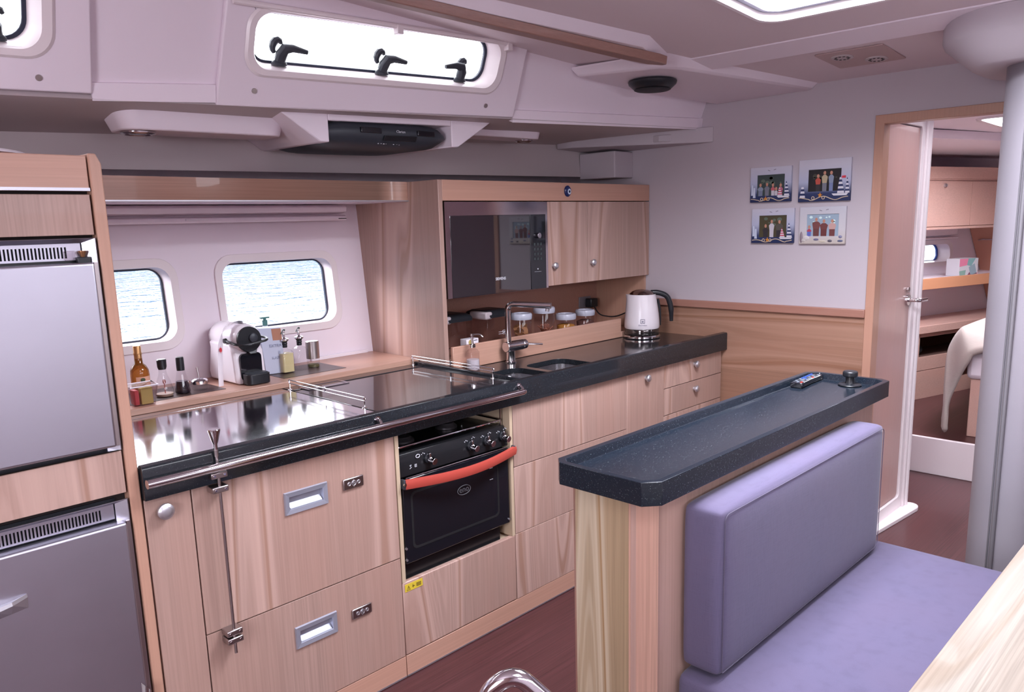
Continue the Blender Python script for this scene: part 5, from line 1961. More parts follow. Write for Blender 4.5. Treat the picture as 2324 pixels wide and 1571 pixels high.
# ================================================================== MAST
t = thing('mast', 'grey metal mast standing beside the bench and passing through the ceiling', 'mast', (3.10, -1.40, 0))
def sup(cx, cy, a, bq, n=2.4, k=48):
    out = []
    for i in range(k):
        th = 2 * math.pi * i / k
        c, s = math.cos(th), math.sin(th)
        out.append((cx + a * abs(c) ** (2 / n) * (1 if c >= 0 else -1), cy + bq * abs(s) ** (2 / n) * (1 if s >= 0 else -1)))
    return out
MX, MY, MA, MB_ = 3.12, -1.372, 0.16, 0.128
b = B()
b.rings([[(x, y, z) for x, y in sup(MX, MY, MA, MB_, 2.3)] for z in (0.0, 2.12)])
mo = obj('tube', b, brushed('mast_alloy', (0.30, 0.275, 0.31), 0.5, 'z', 0.3), t, ang=50)
b = B()
gx, gy = MX - 0.159, MY + 0.018
b.tube([(gx - 0.006, gy + 0.002, 0.0), (gx - 0.006, gy + 0.002, 1.97)], 0.0075, 12)
b.tube([(gx + 0.001, gy + 0.016, 0.0), (gx + 0.001, gy + 0.016, 1.97)], 0.003, 8)
obj('conduit', b, mat('conduit_alloy', (0.22, 0.21, 0.23), 0.42, 0.5), mo)
t = thing('mast_collar', 'white moulded collar around the mast head under the ceiling', 'collar', (3.12, -1.40, 1.92))
b = B()
b.rings([[(x, y, z) for x, y in sup(MX, MY, a, c_, 3.0)] for a, c_, z in ((MA + 0.003, MB_ + 0.003, 1.952), (0.232, 0.208, 1.945), (0.245, 0.222, 1.952), (0.322, 0.298, 2.020), (0.328, 0.304, 2.035), (0.328, 0.304, 2.10))])
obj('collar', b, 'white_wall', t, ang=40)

# ================================================================== ISLAND, BENCH, TABLE
ZI = 0.95
t = thing('island', 'wooden counter divider between galley and bench with a dark stone tray top', 'counter', (2.0, -0.93, 0))
IX0, IX1, IY0, IY1 = 1.345, 2.665, -1.030, -0.815
b = B()
b.plate([(IX0 + 0.055, IY0), (IX1, IY0), (IX1, IY1), (IX0 + 0.02, IY1), (IX0, IY1 - 0.02), (IX0, IY0 + 0.036)], [], lambda u, v: Vector((u, v, 0.0)), (0, 0, 0.900))
obj('body', b, 'wood_plain', t)
b = B()
b.plate([(IX0 - 0.004, IY1 - 0.022), (IX0 - 0.004, IY0 + 0.040), (IX0, IY0 + 0.040), (IX0, IY1 - 0.022)], [], lambda u, v: Vector((u, v, 0.002)), (0, 0, 0.896))
obj('end_panel', b, 'wood_end', t, label='pale yellowish ash end panel')
b = B()
b.plate([(IX0 - 0.003, IY0 + 0.040), (IX0 + 0.050, IY0 - 0.003), (IX0 + 0.055, IY0), (IX0, IY0 + 0.040)], [], lambda u, v: Vector((u, v, 0.002)), (0, 0, 0.896))
b.plate([(IX0 - 0.004, IY1 - 0.022), (IX0 + 0.018, IY1 + 0.002), (IX0 + 0.020, IY1), (IX0, IY1 - 0.022)], [], lambda u, v: Vector((u, v, 0.002)), (0, 0, 0.896))
obj('corner_post', b, 'wood_post', t)
TX0, TX1, TY0, TY1 = 1.315, 2.705, -1.072, -0.788
def octa(i, z, c1=0.030, c2=0.024):
    x0, x1, y0, y1 = TX0 + i, TX1 - i, TY0 + i, TY1 - i
    k1, k2 = c1 - i * 0.4, c2 - i * 0.4
    k3 = 0.085 - i * 0.4
    return [(x0 + k1 + 0.004, y0, z), (x1 - 0.02, y0, z), (x1, y0 + 0.03, z), (x1, y1 - 0.03, z), (x1 - 0.03, y1, z), (x0 + k2, y1, z), (x0, y1 - k2, z), (x0, y0 + k1, z)]
b = B()
b.rings([octa(0.0, 0.896), octa(0.0, ZI), octa(0.016, ZI), octa(0.022, ZI - 0.022), octa(0.024, ZI - 0.0225)])
obj('stone_tray', b, 'granite_tray', t, bev=0.0015, label='dark speckled stone tray top', ang=25)
zt_ = ZI - 0.0225
# remote control
t = thing('remote_control', 'slim black remote control lying in the stone tray', 'remote control', (2.635, -0.835, zt_), rot=0)
ang_ = math.atan2(0.03, 0.28)
ax = Vector((math.cos(0.05), math.sin(0.05), 0))
ay = Vector((-ax.y, ax.x, 0))
rc = Vector((2.585, -0.835, zt_ + 0.0005))
def RC(u, v, z):
    return rc + ax * u + ay * v + Vector((0, 0, z))
b = B()
rg = []
for k in range(9):
    u = -0.095 + 0.19 * k / 8
    w_ = 0.0225 - 0.003 * (1 - abs(2 * k / 8 - 1))
    rg.append([RC(u, -w_ * 0.8, 0), RC(u, -w_, 0.008), RC(u, -w_ * 0.85, 0.019), RC(u, w_ * 0.85, 0.019), RC(u, w_, 0.008), RC(u, w_ * 0.8, 0)])
b.rings(rg)
ro = obj('shell', b, 'glassblack', t, bev=0.003)
mb = {n: mat(n, c, 0.4) for n, c in (('key_grey', (0.16, 0.18, 0.22)), ('key_blue', (0.03, 0.08, 0.35)), ('key_red', (0.45, 0.04, 0.03)), ('key_dark', (0.05, 0.055, 0.07)))}
for i in range(10):
    for j in range(3):
        u, v = -0.078 + i * 0.0165, -0.012 + j * 0.012
        n = 'key_red' if (i, j) == (0, 0) or (i, j) == (6, 0) else 'key_blue' if (j == 2 and i > 3) or (i, j) == (4, 1) else 'key_grey' if i in (3, 4) or (i + j) % 2 else 'key_dark'
        b = B()
        b.hexa([RC(u - 0.005, v - 0.0035, 0.0185), RC(u + 0.005, v - 0.0035, 0.0185), RC(u + 0.005, v + 0.0035, 0.0185), RC(u - 0.005, v + 0.0035, 0.0185),
                RC(u - 0.004, v - 0.0028, 0.0210), RC(u + 0.004, v - 0.0028, 0.0210), RC(u + 0.004, v + 0.0028, 0.0210), RC(u - 0.004, v + 0.0028, 0.0210)])
        obj('button', b, mb[n], ro)
# round stopper knob
t = thing('black_cap', 'black mushroom-shaped plug resting at the end of the stone tray', 'plug', (2.640, -0.955, zt_))
c = (2.640, -0.960)
b = B()
b.lathe([(0.034, zt_ + 0.0005), (0.038, zt_ + 0.003), (0.036, zt_ + 0.006), (0.016, zt_ + 0.008), (0.014, zt_ + 0.012), (0.014, zt_ + 0.030), (0.022, zt_ + 0.032)], c, 36)
o = obj('flange', b, 'black', t)
b = B()
b.lathe([(0.021, zt_ + 0.031), (0.024, zt_ + 0.034), (0.024, zt_ + 0.046), (0.021, zt_ + 0.050), (0.003, zt_ + 0.051)], c, 36)
obj('head', b, 'black', t, bev=0.001)

# bench and its cushions
t = thing('bench', 'wooden bench seat base behind the island counter', 'bench', (2.0, -1.3, 0))
b = B()
b.box(1.48, 2.56, -1.60, -1.032, 0.0, 0.300)
obj('base', b, 'wood_plain', t)
def cushion(name, label, x0, x1, y0, y1, z0, z1, bulge, r):
    bm = bmesh.new()
    bmesh.ops.create_cube(bm, size=1.0)
    bmesh.ops.subdivide_edges(bm, edges=bm.edges[:], cuts=9, use_grid_fill=True)
    hx, hy, hz = (x1 - x0) / 2, (y1 - y0) / 2, (z1 - z0) / 2
    cxx, cyy, czz = (x0 + x1) / 2, (y0 + y1) / 2, (z0 + z1) / 2
    for v in bm.verts:
        u = v.co * 2
        # concentrate the grid towards the edges
        f = lambda q: math.sin(q * math.pi / 2) if abs(q) < 1 else q
        u = Vector((f(u.x), f(u.y), f(u.z)))
        p = Vector((u.x * hx, u.y * hy, u.z * hz))
        # rounded edges
        inner = Vector((max(-hx + r, min(hx - r, p.x)), max(-hy + r, min(hy - r, p.y)), max(-hz + r, min(hz - r, p.z))))
        d = p - inner
        if d.length > 1e-9:
            p = inner + d.normalized() * r
        ex, ey, ez = 1 - u.x ** 4, 1 - u.y ** 4, 1 - u.z ** 4
        if abs(u.z) > 0.999:
            p.z += math.copysign(bulge * ex * ey, u.z)
        if abs(u.y) > 0.999:
            p.y += math.copysign(bulge * ex * ez, u.y)
        if abs(u.x) > 0.999:
            p.x += math.copysign(bulge * ey * ez, u.x)
        v.co = p + Vector((cxx, cyy, czz))
    t = thing(name, label, 'cushion', (cxx, cyy, z0))
    o = obj('cover', bm, 'fabric', t, sub=1, ang=80)
    return t, o
t1, o1 = cushion('back_cushion', 'lavender-grey backrest cushion leaning on the island counter', 1.487, 2.478, -1.140, -1.033, 0.447, 0.858, 0.006, 0.022)
t2, o2 = cushion('seat_cushion', 'lavender-grey seat cushion on the bench', 1.462, 2.575, -1.660, -1.036, 0.305, 0.440, 0.003, 0.024)
def seam(parent, pts, r=0.0012):
    b = B()
    b.tube(pts, r, 6, closed=True)
    obj('seam', b, mat('seam_thread', (0.095, 0.08, 0.125), 0.8) if 'seam_thread' not in bpy.data.materials else bpy.data.materials['seam_thread'], parent)
seam(o1, fillet([(1.50, -1.139, 0.475), (1.50, -1.139, 0.846), (2.465, -1.139, 0.846), (2.465, -1.139, 0.46), (1.50, -1.139, 0.46), (1.50, -1.139, 0.475)], 0.02)[:-1])

# saloon table
t = thing('saloon_table', 'pale wooden saloon table with an upright grain running lengthwise', 'table', (1.4, -2.1, 0))
b = B()
b.plate(rr(0.95, 2.75, -2.45, -1.592, 0.03), [], lambda u, v: Vector((u, v, 0.668)), (0, 0, 0.032))
obj('tabletop', b, 'wood_table', t, bev=0.003)
b = B()
b.box(1.6, 1.72, -2.12, -1.98, 0.0, 0.668)
obj('pedestal', b, 'satin', t, bev=0.02)
b = B()
b.lathe([(0.18, 0.0), (0.18, 0.012), (0.10, 0.03)], (1.66, -2.05), 32)
obj('foot', b, 'satin', t)

# chromed grab hoop in the gangway
t = thing('grab_hoop', 'chromed tubular hoop rising from the gangway floor', 'handle', (0.80, -1.15, 0))
HP = [(0.716, -1.168, 0.0), (0.718, -1.170, 0.60), (0.724, -1.176, 0.806), (0.757, -1.207, 0.836), (0.800, -1.247, 0.775), (0.870, -1.312, 0.66), (0.890, -1.330, 0.0)]
b = B()
b.tube(fillet(HP, 0.045, 8), 0.0140, 20)
obj('tube', b, 'chrome', t)
for q in (HP[0], HP[-1]):
    b = B()
    b.lathe([(0.04, 0.0), (0.04, 0.006), (0.02, 0.012)], (q[0], q[1]), 24)
    obj('flange', b, 'chrome', t)

# ================================================================== PHOTO FRAMES
pm = {}
def cm(n, c, r=0.5):
    if n not in pm:
        pm[n] = mat(n, c, r)
    return pm[n]
def frame_mat(n, blue):
    m = mat(n, (0.5, 0.5, 0.6), 0.5)
    tcn = N(m, 'ShaderNodeTexCoord')
    sp = N(m, 'ShaderNodeSeparateXYZ')
    L(m, tcn.outputs['Object'], sp.inputs[0])
    if blue:
        o = ramp(m, sp.outputs['Z'], [(0.0, (0.012, 0.020, 0.075)), (0.035, (0.018, 0.03, 0.10)), (0.085, (0.40, 0.42, 0.56)), (0.16, (0.52, 0.50, 0.58))])
    else:
        o = ramp(m, sp.outputs['Z'], [(0.0, (0.46, 0.40, 0.36)), (0.06, (0.52, 0.49, 0.52)), (0.16, (0.50, 0.49, 0.55))])
    L(m, o, m.node_tree.nodes['Principled BSDF'].inputs['Base Color'])
    return m
FB, FW = frame_mat('blue_faded_paint', True), frame_mat('weathered_white_paint', False)
XF = XB - 0.014
SK = (0.46, 0.22, 0.15)


def pframe(label, yl, yr, z0, z1, ph, people, bgc, kind):
    """yl is the galley-side edge (left in view), yr the doorway-side edge"""
    t = thing('photo_frame', label, 'photo frame', (XF + 0.007, (yl + yr) / 2, z0), 'four holiday photo frames on the bulkhead')
    W_, H_ = yl - yr, z1 - z0
    def q(u, v, d=0.0):
        return Vector((XF - d, yl - u * W_, z0 + v * H_))
    b = B()
    b.plate([(0, 0), (1, 0), (1, 1), (0, 1)], [[(ph[0], ph[2]), (ph[1], ph[2]), (ph[1], ph[3]), (ph[0], ph[3])]], lambda u, v: q(u, v), (0.0135, 0, 0))
    fr = obj('frame', b, FW if kind == 'shell' else FB, t, bev=0.0012)
    def disc_(b, u, v, ru, rv, d, seg=14):
        b.poly([q(u + ru * math.cos(2 * math.pi * k / seg), v + rv * math.sin(2 * math.pi * k / seg), d) for k in range(seg)][::-1])
    mats = [cm('photo_ground_' + kind + str(len(people)), bgc), cm('photo_ground2' + kind, (min(1, bgc[0] * 2 + 0.03), min(1, bgc[1] * 2 + 0.03), min(1, bgc[2] * 1.6 + 0.02))), cm('photo_skin', SK)]
    b = B()
    b.mi = 0
    b.poly([q(u, v, -0.004) for u, v in ((ph[0] - .01, ph[2] - .01), (ph[1] + .01, ph[2] - .01), (ph[1] + .01, ph[3] + .01), (ph[0] - .01, ph[3] + .01))][::-1])
    b.mi = 1
    random.seed(len(label))
    pw, phh = ph[1] - ph[0], ph[3] - ph[2]
    for k in range(9):
        ru = pw * random.uniform(0.03, 0.09)
        disc_(b, ph[0] + pw * random.uniform(0.12, 0.88), ph[2] + phh * random.uniform(0.55, 0.88), ru, ru * 1.0, -0.0037)
    for (u, hgt, wd, col, legs) in people:
        mc = cm('photo_cloth_%d_%d_%d' % tuple(int(c * 100) for c in col), col)
        if mc not in mats:
            mats.append(mc)
        ml = cm('photo_cloth_%d_%d_%d' % tuple(int(c * 100) for c in legs), legs)
        if ml not in mats:
            mats.append(ml)
        uu = ph[0] + u * pw
        top = ph[2] + hgt * phh
        sw_ = wd * pw
        b.mi = mats.index(ml)
        b.poly([q(a_, c_, -0.0034) for a_, c_ in ((uu - sw_ * .7, ph[2]), (uu + sw_ * .7, ph[2]), (uu + sw_ * .75, ph[2] + (top - ph[2]) * 0.45), (uu - sw_ * .75, ph[2] + (top - ph[2]) * 0.45))][::-1])
        b.mi = mats.index(mc)
        b.poly([q(a_, c_, -0.0031) for a_, c_ in ((uu - sw_ * .75, ph[2] + (top - ph[2]) * 0.40), (uu + sw_ * .75, ph[2] + (top - ph[2]) * 0.40), (uu + sw_, top - phh * 0.28), (uu + sw_ * .4, top - phh * 0.19), (uu - sw_ * .4, top - phh * 0.19), (uu - sw_, top - phh * 0.28))][::-1])
        b.mi = 2
        disc_(b, uu, top - phh * 0.10, pw * 0.042, phh * 0.085, -0.0028)
    po = obj('photograph', b, mats, t, smooth=False)
    # painted relief
    rope = cm('rope_cream', (0.50, 0.40, 0.32))
    star = cm('starfish_orange', (0.55, 0.22, 0.04))
    whi = cm('boat_white', (0.60, 0.58, 0.64))
    nav = cm('boat_navy', (0.02, 0.03, 0.10))
    redm = cm('flag_red', (0.55, 0.03, 0.06))
    if kind != 'shell':
        b = B()
        pts = [q(0.03 + 0.94 * k / 30, 0.075 + 0.045 * math.sin(k * 0.42 + len(label)) * (1 if 6 < k < 26 else 0.5), 0.002) for k in range(31)]
        b.tube(pts, 0.0022, 6)
        obj('rope', b, rope, fr)
        for uu in ((0.30, 0.46) if kind == 'boat' else (0.30, 0.50)):
            b = B()
            cc = q(uu, 0.085, 0.002)
            b.tube([cc + Vector((0, 0.006 * math.cos(R(a)), 0.0062 * math.sin(R(a)))) for a in range(0, 360, 30)], 0.0019, 6, closed=True)
            obj('ring', b, rope, fr)
        b = B()
        cc = q(0.40 if kind == 'boat' else 0.44, 0.095 if kind == 'boat' else 0.15, 0.0015)
        s_ = 0.0115
        b.plate([((s_ if k % 2 == 0 else s_ * 0.42) * math.cos(R(90 + 36 * k)), (s_ if k % 2 == 0 else s_ * 0.42) * math.sin(R(90 + 36 * k))) for k in range(10)], [], lambda u, v: cc + Vector((0, -u, v)), (-0.003, 0, 0))
        obj('starfish', b, star, fr)
        # striped sailboat at the right
        bx, bz_ = (0.86, 0.17) if kind == 'boat' else (0.85, 0.18)
        for (du, w_, h_, c1, c2) in (((-0.13, 0.11, 0.26, whi, cm('sail_red', (0.50, 0.05, 0.10))), (0.03, 0.12, 0.40, whi, nav)) if kind == 'boat' else ((-0.04, 0.13, 0.42, whi, nav), (0.09, 0.08, 0.36, whi, nav))):
            b = B()
            n_s = 8
            for k in range(n_s):
                b.mi = k % 2
                f0, f1 = k / n_s, (k + 1) / n_s
                wl = lambda f: w_ * (1 - f) ** 0.8
                b.hexa([q(bx + du - wl(f0) * 0.35, bz_ + h_ * f0, 0.0), q(bx + du + wl(f0) * 0.65, bz_ + h_ * f0, 0.0), q(bx + du + wl(f0) * 0.65, bz_ + h_ * f0, 0.003), q(bx + du - wl(f0) * 0.35, bz_ + h_ * f0, 0.003),
                        q(bx + du - wl(f1) * 0.35, bz_ + h_ * f1, 0.0), q(bx + du + wl(f1) * 0.65 + 1e-4, bz_ + h_ * f1, 0.0), q(bx + du + wl(f1) * 0.65 + 1e-4, bz_ + h_ * f1, 0.003), q(bx + du - wl(f1) * 0.35, bz_ + h_ * f1, 0.003)])
            obj('sail', b, [c1, c2], fr, smooth=False)
        b = B()
        b.hexa([q(bx - 0.15, bz_ - 0.055, 0), q(bx + 0.09, bz_ - 0.055, 0), q(bx + 0.09, bz_ - 0.055, 0.004), q(bx - 0.15, bz_ - 0.055, 0.004), q(bx - 0.19, bz_ - 0.005, 0), q(bx + 0.12, bz_ - 0.005, 0), q(bx + 0.12, bz_ - 0.005, 0.004), q(bx - 0.19, bz_ - 0.005, 0.004)])
        obj('hull', b, whi, fr, smooth=False)
        # figure or lighthouse at the left
        b = B()
        if kind == 'boat':
            for k, (u, v0, v1, w_) in enumerate(((0.06, 0.20, 0.50, 0.028), (0.11, 0.13, 0.42, 0.030))):
                b.hexa([q(u - w_, v0, 0), q(u + w_, v0, 0), q(u + w_, v0, 0.003), q(u - w_, v0, 0.003), q(u - w_ * .6, v1, 0), q(u + w_ * .6, v1, 0), q(u + w_ * .6, v1, 0.003), q(u - w_ * .6, v1, 0.003)])
            obj('gull_figure', b, cm('gull_white', (0.50, 0.54, 0.66)), fr)
        else:
            for k in range(5):
                b.mi = k % 2
                v0, v1 = 0.10 + 0.052 * k, 0.10 + 0.052 * (k + 1)
                w0, w1 = 0.052 - 0.006 * k, 0.052 - 0.006 * (k + 1)
                b.hexa([q(0.09 - w0, v0, 0), q(0.09 + w0, v0, 0), q(0.09 + w0, v0, 0.003), q(0.09 - w0, v0, 0.003), q(0.09 - w1, v1, 0), q(0.09 + w1, v1, 0), q(0.09 + w1, v1, 0.003), q(0.09 - w1, v1, 0.003)])
            obj('lighthouse', b, [whi, nav], fr, smooth=False)
            b = B()
            b.hexa([q(0.84, 0.53, 0), q(0.91, 0.53, 0), q(0.91, 0.53, 0.003), q(0.84, 0.53, 0.003), q(0.84, 0.58, 0), q(0.91, 0.585, 0), q(0.91, 0.585, 0.003), q(0.84, 0.58, 0.003)])
            obj('flag', b, redm, fr, smooth=False)
    else:
        for (u, v, ru, rv, c_) in ((0.05, 0.18, 0.035, 0.16, (0.22, 0.17, 0.20)), (0.16, 0.16, 0.07, 0.07, (0.56, 0.52, 0.52)), (0.10, 0.10, 0.05, 0.05, (0.50, 0.46, 0.44)), (0.38, 0.12, 0.06, 0.03, (0.15, 0.14, 0.24)), (0.68, 0.08, 0.05, 0.035, (0.10, 0.09, 0.12)), (0.90, 0.19, 0.04, 0.04, (0.20, 0.20, 0.32)), (0.90, 0.08, 0.06, 0.03, (0.10, 0.11, 0.20)), (0.52, 0.07, 0.08, 0.03, (0.54, 0.48, 0.40))):
            b = B()
            b.rings([[q(u + ru * s * math.cos(R(a)), v + rv * s * math.sin(R(a)), d) for a in range(0, 360, 30)] for s, d in ((1, 0.0), (0.8, 0.002), (0.4, 0.0032))])
            obj('shell_relief', b, cm('shell_%d' % int(u * 100 + v * 1000), c_), fr)
    b = B()   # painted gulls on the top bar
    for u, s in ((0.46, 1), (0.60, -1)):
        b.hexa([q(u - 0.03, 0.90, 0.0), q(u + 0.03, 0.90 - 0.02 * s, 0.0), q(u + 0.03, 0.90 - 0.02 * s, 0.001), q(u - 0.03, 0.90, 0.001), q(u - 0.025, 0.915, 0.0), q(u + 0.025, 0.915 - 0.02 * s, 0.0), q(u + 0.025, 0.915 - 0.02 * s, 0.001), q(u - 0.025, 0.915, 0.001)])
    if kind != 'light':
        obj('bird_print', b, cm('bird_grey', (0.16, 0.14, 0.17)), fr)
    return t
DK, GY, WH, BL = (0.03, 0.025, 0.03), (0.16, 0.16, 0.20), (0.50, 0.47, 0.52), (0.16, 0.20, 0.36)
pframe('photo frame of five people seated outdoors, upper one beside the wall cabinet', -0.127, -0.327, 1.561, 1.719, (0.17, 0.84, 0.18, 0.78),
       [(0.12, 0.62, 0.11, (0.22, 0.26, 0.34), (0.16, 0.18, 0.26)), (0.36, 0.64, 0.10, GY, GY), (0.58, 0.60, 0.08, (0.45, 0.10, 0.12), WH), (0.70, 0.42, 0.07, WH, WH), (0.86, 0.58, 0.09, (0.42, 0.12, 0.20), (0.30, 0.08, 0.14))], (0.035, 0.05, 0.05), 'boat')
pframe('largest photo frame, three people in the dark, with a lighthouse and red flag', -0.362, -0.594, 1.555, 1.737, (0.19, 0.82, 0.24, 0.76),
       [(0.30, 0.80, 0.085, (0.42, 0.07, 0.05), DK), (0.50, 0.93, 0.09, (0.42, 0.34, 0.22), GY), (0.70, 0.92, 0.08, (0.22, 0.26, 0.36), BL)], (0.010, 0.008, 0.010), 'light')
pframe('photo frame of three people in dark suits and white shirts, below the seated group', -0.139, -0.347, 1.373, 1.531, (0.18, 0.83, 0.17, 0.80),
       [(0.24, 0.62, 0.12, DK, DK), (0.46, 0.82, 0.10, WH, WH), (0.74, 0.80, 0.14, (0.08, 0.07, 0.06), DK)], (0.06, 0.05, 0.025), 'boat')
pframe('pale photo frame with shells around three people under a bright sky', -0.374, -0.582, 1.369, 1.532, (0.16, 0.85, 0.21, 0.80),
       [(0.30, 0.86, 0.13, (0.16, 0.05, 0.05), (0.12, 0.04, 0.04)), (0.54, 0.78, 0.13, (0.14, 0.04, 0.04), (0.12, 0.03, 0.03)), (0.80, 0.78, 0.12, (0.50, 0.30, 0.28), (0.14, 0.04, 0.04)), (0.08, 0.52, 0.08, (0.40, 0.05, 0.09), (0.10, 0.12, 0.40))], (0.28, 0.36, 0.45), 'shell')

# ================================================================== FORWARD CABIN FURNITURE
t = thing('cabin_locker', 'warm wooden overhead lockers along the forward cabin side', 'locker', tuple(K(0.5, 1.35, 0.1)))
b = B()
kbox(b, -0.6, 1.7, 0.0, 0.35, 1.376, 1.70)
kbox(b, -0.6, 1.7, -0.010, 0.012, 1.376, 1.392)
obj('body', b, 'wood_cabin', t)
b = B()
kbox(b, -0.6, 1.7, -0.006, 0.0, 1.712, 1.792)
kbox(b, -0.6, 1.7, 0.0, 0.35, 1.702, 1.712)
obj('fiddle_board', b, 'wood_cabin', t, bev=0.002)
for s0, s1, ks in ((-0.20, 0.645, 0.335), (0.65, 1.4, 1.3)):
    b = B()
    kbox(b, s0, s1, -0.012, 0.0, 1.396, 1.694)
    d = obj('door', b, 'wood_cabin', t, bev=0.001)
    b = B()
    q = K(ks, 1.668, -0.012)
    b.cyl(q, q - CN * 0.014, 0.013, 0.011, 16)
    obj('knob', b, 'satin', d)
b = B()
kbox(b, 0.95, 1.4, 0.04, 0.30, 1.714, 1.80)
tag(obj('folded_blanket', b, mat('dusty_red_cloth', (0.34, 0.17, 0.16), 0.8), at=tuple(K(1.2, 1.714, 0.17)), bev=0.015), 'dusty red folded blanket on top of the forward cabin lockers', 'blanket')
t = thing('cabin_shelf', 'orange-brown wooden shelf board under the small cabin portlight', 'shelf', tuple(K(0.5, 0.97, 0.1)))
b = B()
kbox(b, -0.6, 1.7, 0.0, 0.022, 0.970, 1.045)
obj('fiddle_board', b, mat('orange_veneer', (0.62, 0.29, 0.16), 0.4), t, bev=0.002)
b = B()
kbox(b, -0.6, 1.7, 0.022, 0.36, 1.010, 1.030)
obj('board', b, 'white', t)
t = thing('cabin_partition', 'reddish-brown wooden upright closing the end of the cabin shelf', 'partition', tuple(K(1.2, 0.7, 0.2)))
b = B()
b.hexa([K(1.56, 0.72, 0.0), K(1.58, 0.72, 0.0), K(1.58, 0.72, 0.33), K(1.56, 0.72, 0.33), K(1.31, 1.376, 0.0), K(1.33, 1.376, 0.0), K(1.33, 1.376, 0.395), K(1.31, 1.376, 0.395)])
obj('board', b, mat('red_brown_veneer', (0.48, 0.23, 0.16), 0.45), t)  # reddish-brown veneer, deeper than the other cabin wood
b = B()
b.tube([K(1.345, 1.268, 0.33), K(1.315, 1.275, 0.29), K(1.315, 1.275, 0.12), K(1.345, 1.268, 0.08)], 0.006, 8)
tag(obj('towel_rail', b, 'chrome', at=tuple(K(1.24, 1.24, 0))), 'thin curved metal rail on the wooden upright in the forward cabin', 'rail')
t = thing('pattern_box', 'small box in pink and green geometric paper on the cabin shelf', 'box', tuple(K(0.86, 1.031, 0.12)))
b = B()
kbox(b, 0.700, 0.925, 0.07, 0.17, 1.031, 1.156)
bx_ = obj('box', b, mat('box_white', (0.62, 0.62, 0.66), 0.5), t, bev=0.002)
fc = [((0.0, 0.55), (0.0, 1), (0.45, 1), (0.4, 0.62), 'pink_patch', (0.70, 0.22, 0.34)), ((0.4, 0.62), (0.45, 1), (0.85, 1), (0.62, 0.55), 'teal_patch', (0.22, 0.42, 0.42)), ((0.05, 0.0), (0.0, 0.3), (0.35, 0.35), (0.32, 0.0), 'sage_patch', (0.25, 0.42, 0.36)), ((0.62, 0.0), (0.5, 0.5), (0.8, 0.7), (0.98, 0.0), 'grey_patch', (0.30, 0.40, 0.46)), ((0.42, 0.0), (0.55, 0.22), (0.66, 0.0), (0.55, 0.0), 'plum_patch', (0.24, 0.08, 0.12)), ((0.72, 0.0), (0.86, 0.16), (1.0, 0.16), (1.0, 0.0), 'rose_patch', (0.70, 0.36, 0.42))]
for a_, b_, c_, d_, nm, col in fc:
    b = B()
    mp = lambda p: K(0.700 + 0.225 * p[0], 1.031 + 0.125 * p[1], 0.0690)
    b.poly([mp(a_), mp(b_), mp(c_), mp(d_)])
    obj('patch', b, mat(nm, col, 0.5), bx_, smooth=False)
t = thing('cabin_blind', 'rolled white blind above the small cabin portlight', 'blind', tuple(K(0.5, 1.3, 0.42)))
b = B()
kbox(b, -0.3, 1.09, 0.345, 0.39, 1.316, 1.372)
kbox(b, -0.3, 1.09, 0.335, 0.38, 1.290, 1.304)
obj('cassette', b, 'white', t, bev=0.004)
# low locker with an open cubby and lower doors
t = thing('cabin_cubby', 'low wooden locker with an open cubby beside the cabin bed', 'locker', tuple(K(0.4, 0.2, 0.1)))
b = B()
b.plate([(-0.6, 0.405), (1.7, 0.405), (1.7, 0.665), (-0.6, 0.665)], [[(0.20, 0.498), (1.2, 0.498), (1.2, 0.640), (0.20, 0.640)]], lambda u, v: K(u, v, 0.0), CN * 0.015)
obj('cubby_face', b, 'wood_cabin', t)
b = B()
kbox(b, 0.10, 1.3, 0.30, 0.31, 0.45, 0.66)
kbox(b, 0.10, 1.3, 0.015, 0.30, 0.480, 0.490)
obj('cubby_inside', b, mat('dark_cubby', (0.10, 0.05, 0.04), 0.8), t)
b = B()
kbox(b, -0.6, 1.7, 0.0, 0.015, 0.20, 0.400)
obj('lower_face', b, 'wood_cabin', t, bev=0.001)
b = B()
kbox(b, -0.6, 1.7, -0.02, 0.325, 0.668, 0.722)
obj('top_board', b, 'wood_cabin', t, bev=0.003)
b = B()
q = K(0.30, 0.490, 0.12)
b.ball((q.x, q.y, 0.532), (0.10, 0.06, 0.042), 16)
tag(obj('dark_bundle', b, mat('dark_cloth', (0.02, 0.018, 0.022), 0.9), at=(q.x, q.y, 0.49)), 'dark crumpled bundle stowed in the open cabin cubby', 'bundle')
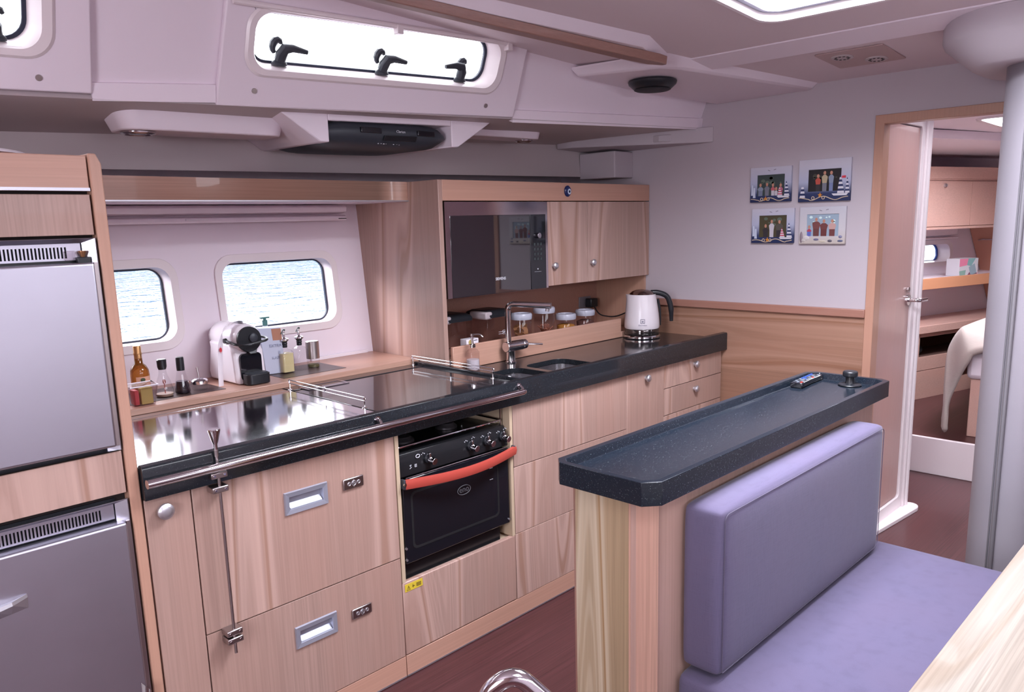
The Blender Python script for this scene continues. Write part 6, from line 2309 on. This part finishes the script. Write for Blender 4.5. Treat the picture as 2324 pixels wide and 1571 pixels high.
# bed with a hanging satin duvet
t = thing('cabin_bed', 'double bed on a wooden base in the forward cabin', 'bed', (5.9, -1.5, 0.2))
b = B()
b.plate([(5.0, -0.745), (5.45, -0.745), (6.9, -1.0), (6.9, -2.6), (5.0, -2.6)], [], lambda u, v: Vector((u, v, 0.2)), (0, 0, 0.34))
obj('base', b, 'wood_cabin', t, bev=0.004)
b = B()
b.plate([(4.98, -0.72), (5.45, -0.72), (6.9, -0.98), (6.9, -2.6), (4.98, -2.6)], [], lambda u, v: Vector((u, v, 0.54)), (0, 0, 0.16))
obj('mattress', b, 'white', t, bev=0.03)
bm = bmesh.new()
nu, nv = 36, 40
grid = []
random.seed(3)
for i in range(nu + 1):
    row = []
    for j in range(nv + 1):
        u, v = i / nu, j / nv
        # v runs across the bed edge: 0 on top, 1 at the hanging hem; u along the bed
        x = 4.93 + 1.9 * u
        edge = 0.32
        if v < edge:
            k = v / edge
            y = -1.9 + 1.25 * k
            z = 0.86 - 0.03 * k ** 3 + 0.02 * math.sin(7 * u + 3 * k)
        else:
            k = (v - edge) / (1 - edge)
            fall = 0.40 - 0.12 * u
            y = -0.65 + 0.085 * math.sin(min(1, k * 2.2) * math.pi / 2) + 0.03 * math.sin(u * 26 + 1.3) * k
            z = 0.83 - fall * k ** 1.15
        # the near corner drapes round the end of the bed
        end = max(0, 1 - u / 0.10)
        x -= 0.02 * end
        z -= 0.50 * end ** 2 * (0.30 + 0.55 * k if v >= edge else 0.30 * (v / edge) ** 2) * (1.0)
        y -= 0.10 * end * (1 if v >= edge else 0.2)
        x += 0.02 * math.sin(v * 15 + u * 4)
        row.append(bm.verts.new((x, y, max(z, 0.24))))
    grid.append(row)
for i in range(nu):
    for j in range(nv):
        bm.faces.new([grid[i][j], grid[i + 1][j], grid[i + 1][j + 1], grid[i][j + 1]])
bmesh.ops.recalc_face_normals(bm, faces=bm.faces)
dv = thing('duvet', 'pale beige satin duvet hanging over the edge of the cabin bed', 'duvet', (5.8, -1.3, 0.7))
o = obj('cover', bm, 'duvet', dv, ang=180, sub=1)
md = o.modifiers.new('thick', 'SOLIDIFY')
md.thickness = 0.025
md.offset = -1

# starboard lockers mirrored in the microwave glass
t = thing('starboard_locker', 'wooden locker with a pair of knobbed doors on the side opposite the galley', 'locker', (3.0, -3.3, 1.1))
b = B()
b.box(2.60, 3.45, -3.40, -3.12, 1.02, 1.62)
obj('body', b, 'wood_plain', t)
for x0, x1, kx in ((2.61, 3.02, 2.97), (3.03, 3.44, 3.08)):
    b = B()
    b.box(x0, x1, -3.12, -3.105, 1.03, 1.61)
    d = obj('door', b, 'wood_plain', t)
    b = B()
    b.cyl((kx, -3.105, 1.12), (kx, -3.085, 1.12), 0.014, 0.012, 16)
    obj('knob', b, 'satin', d)
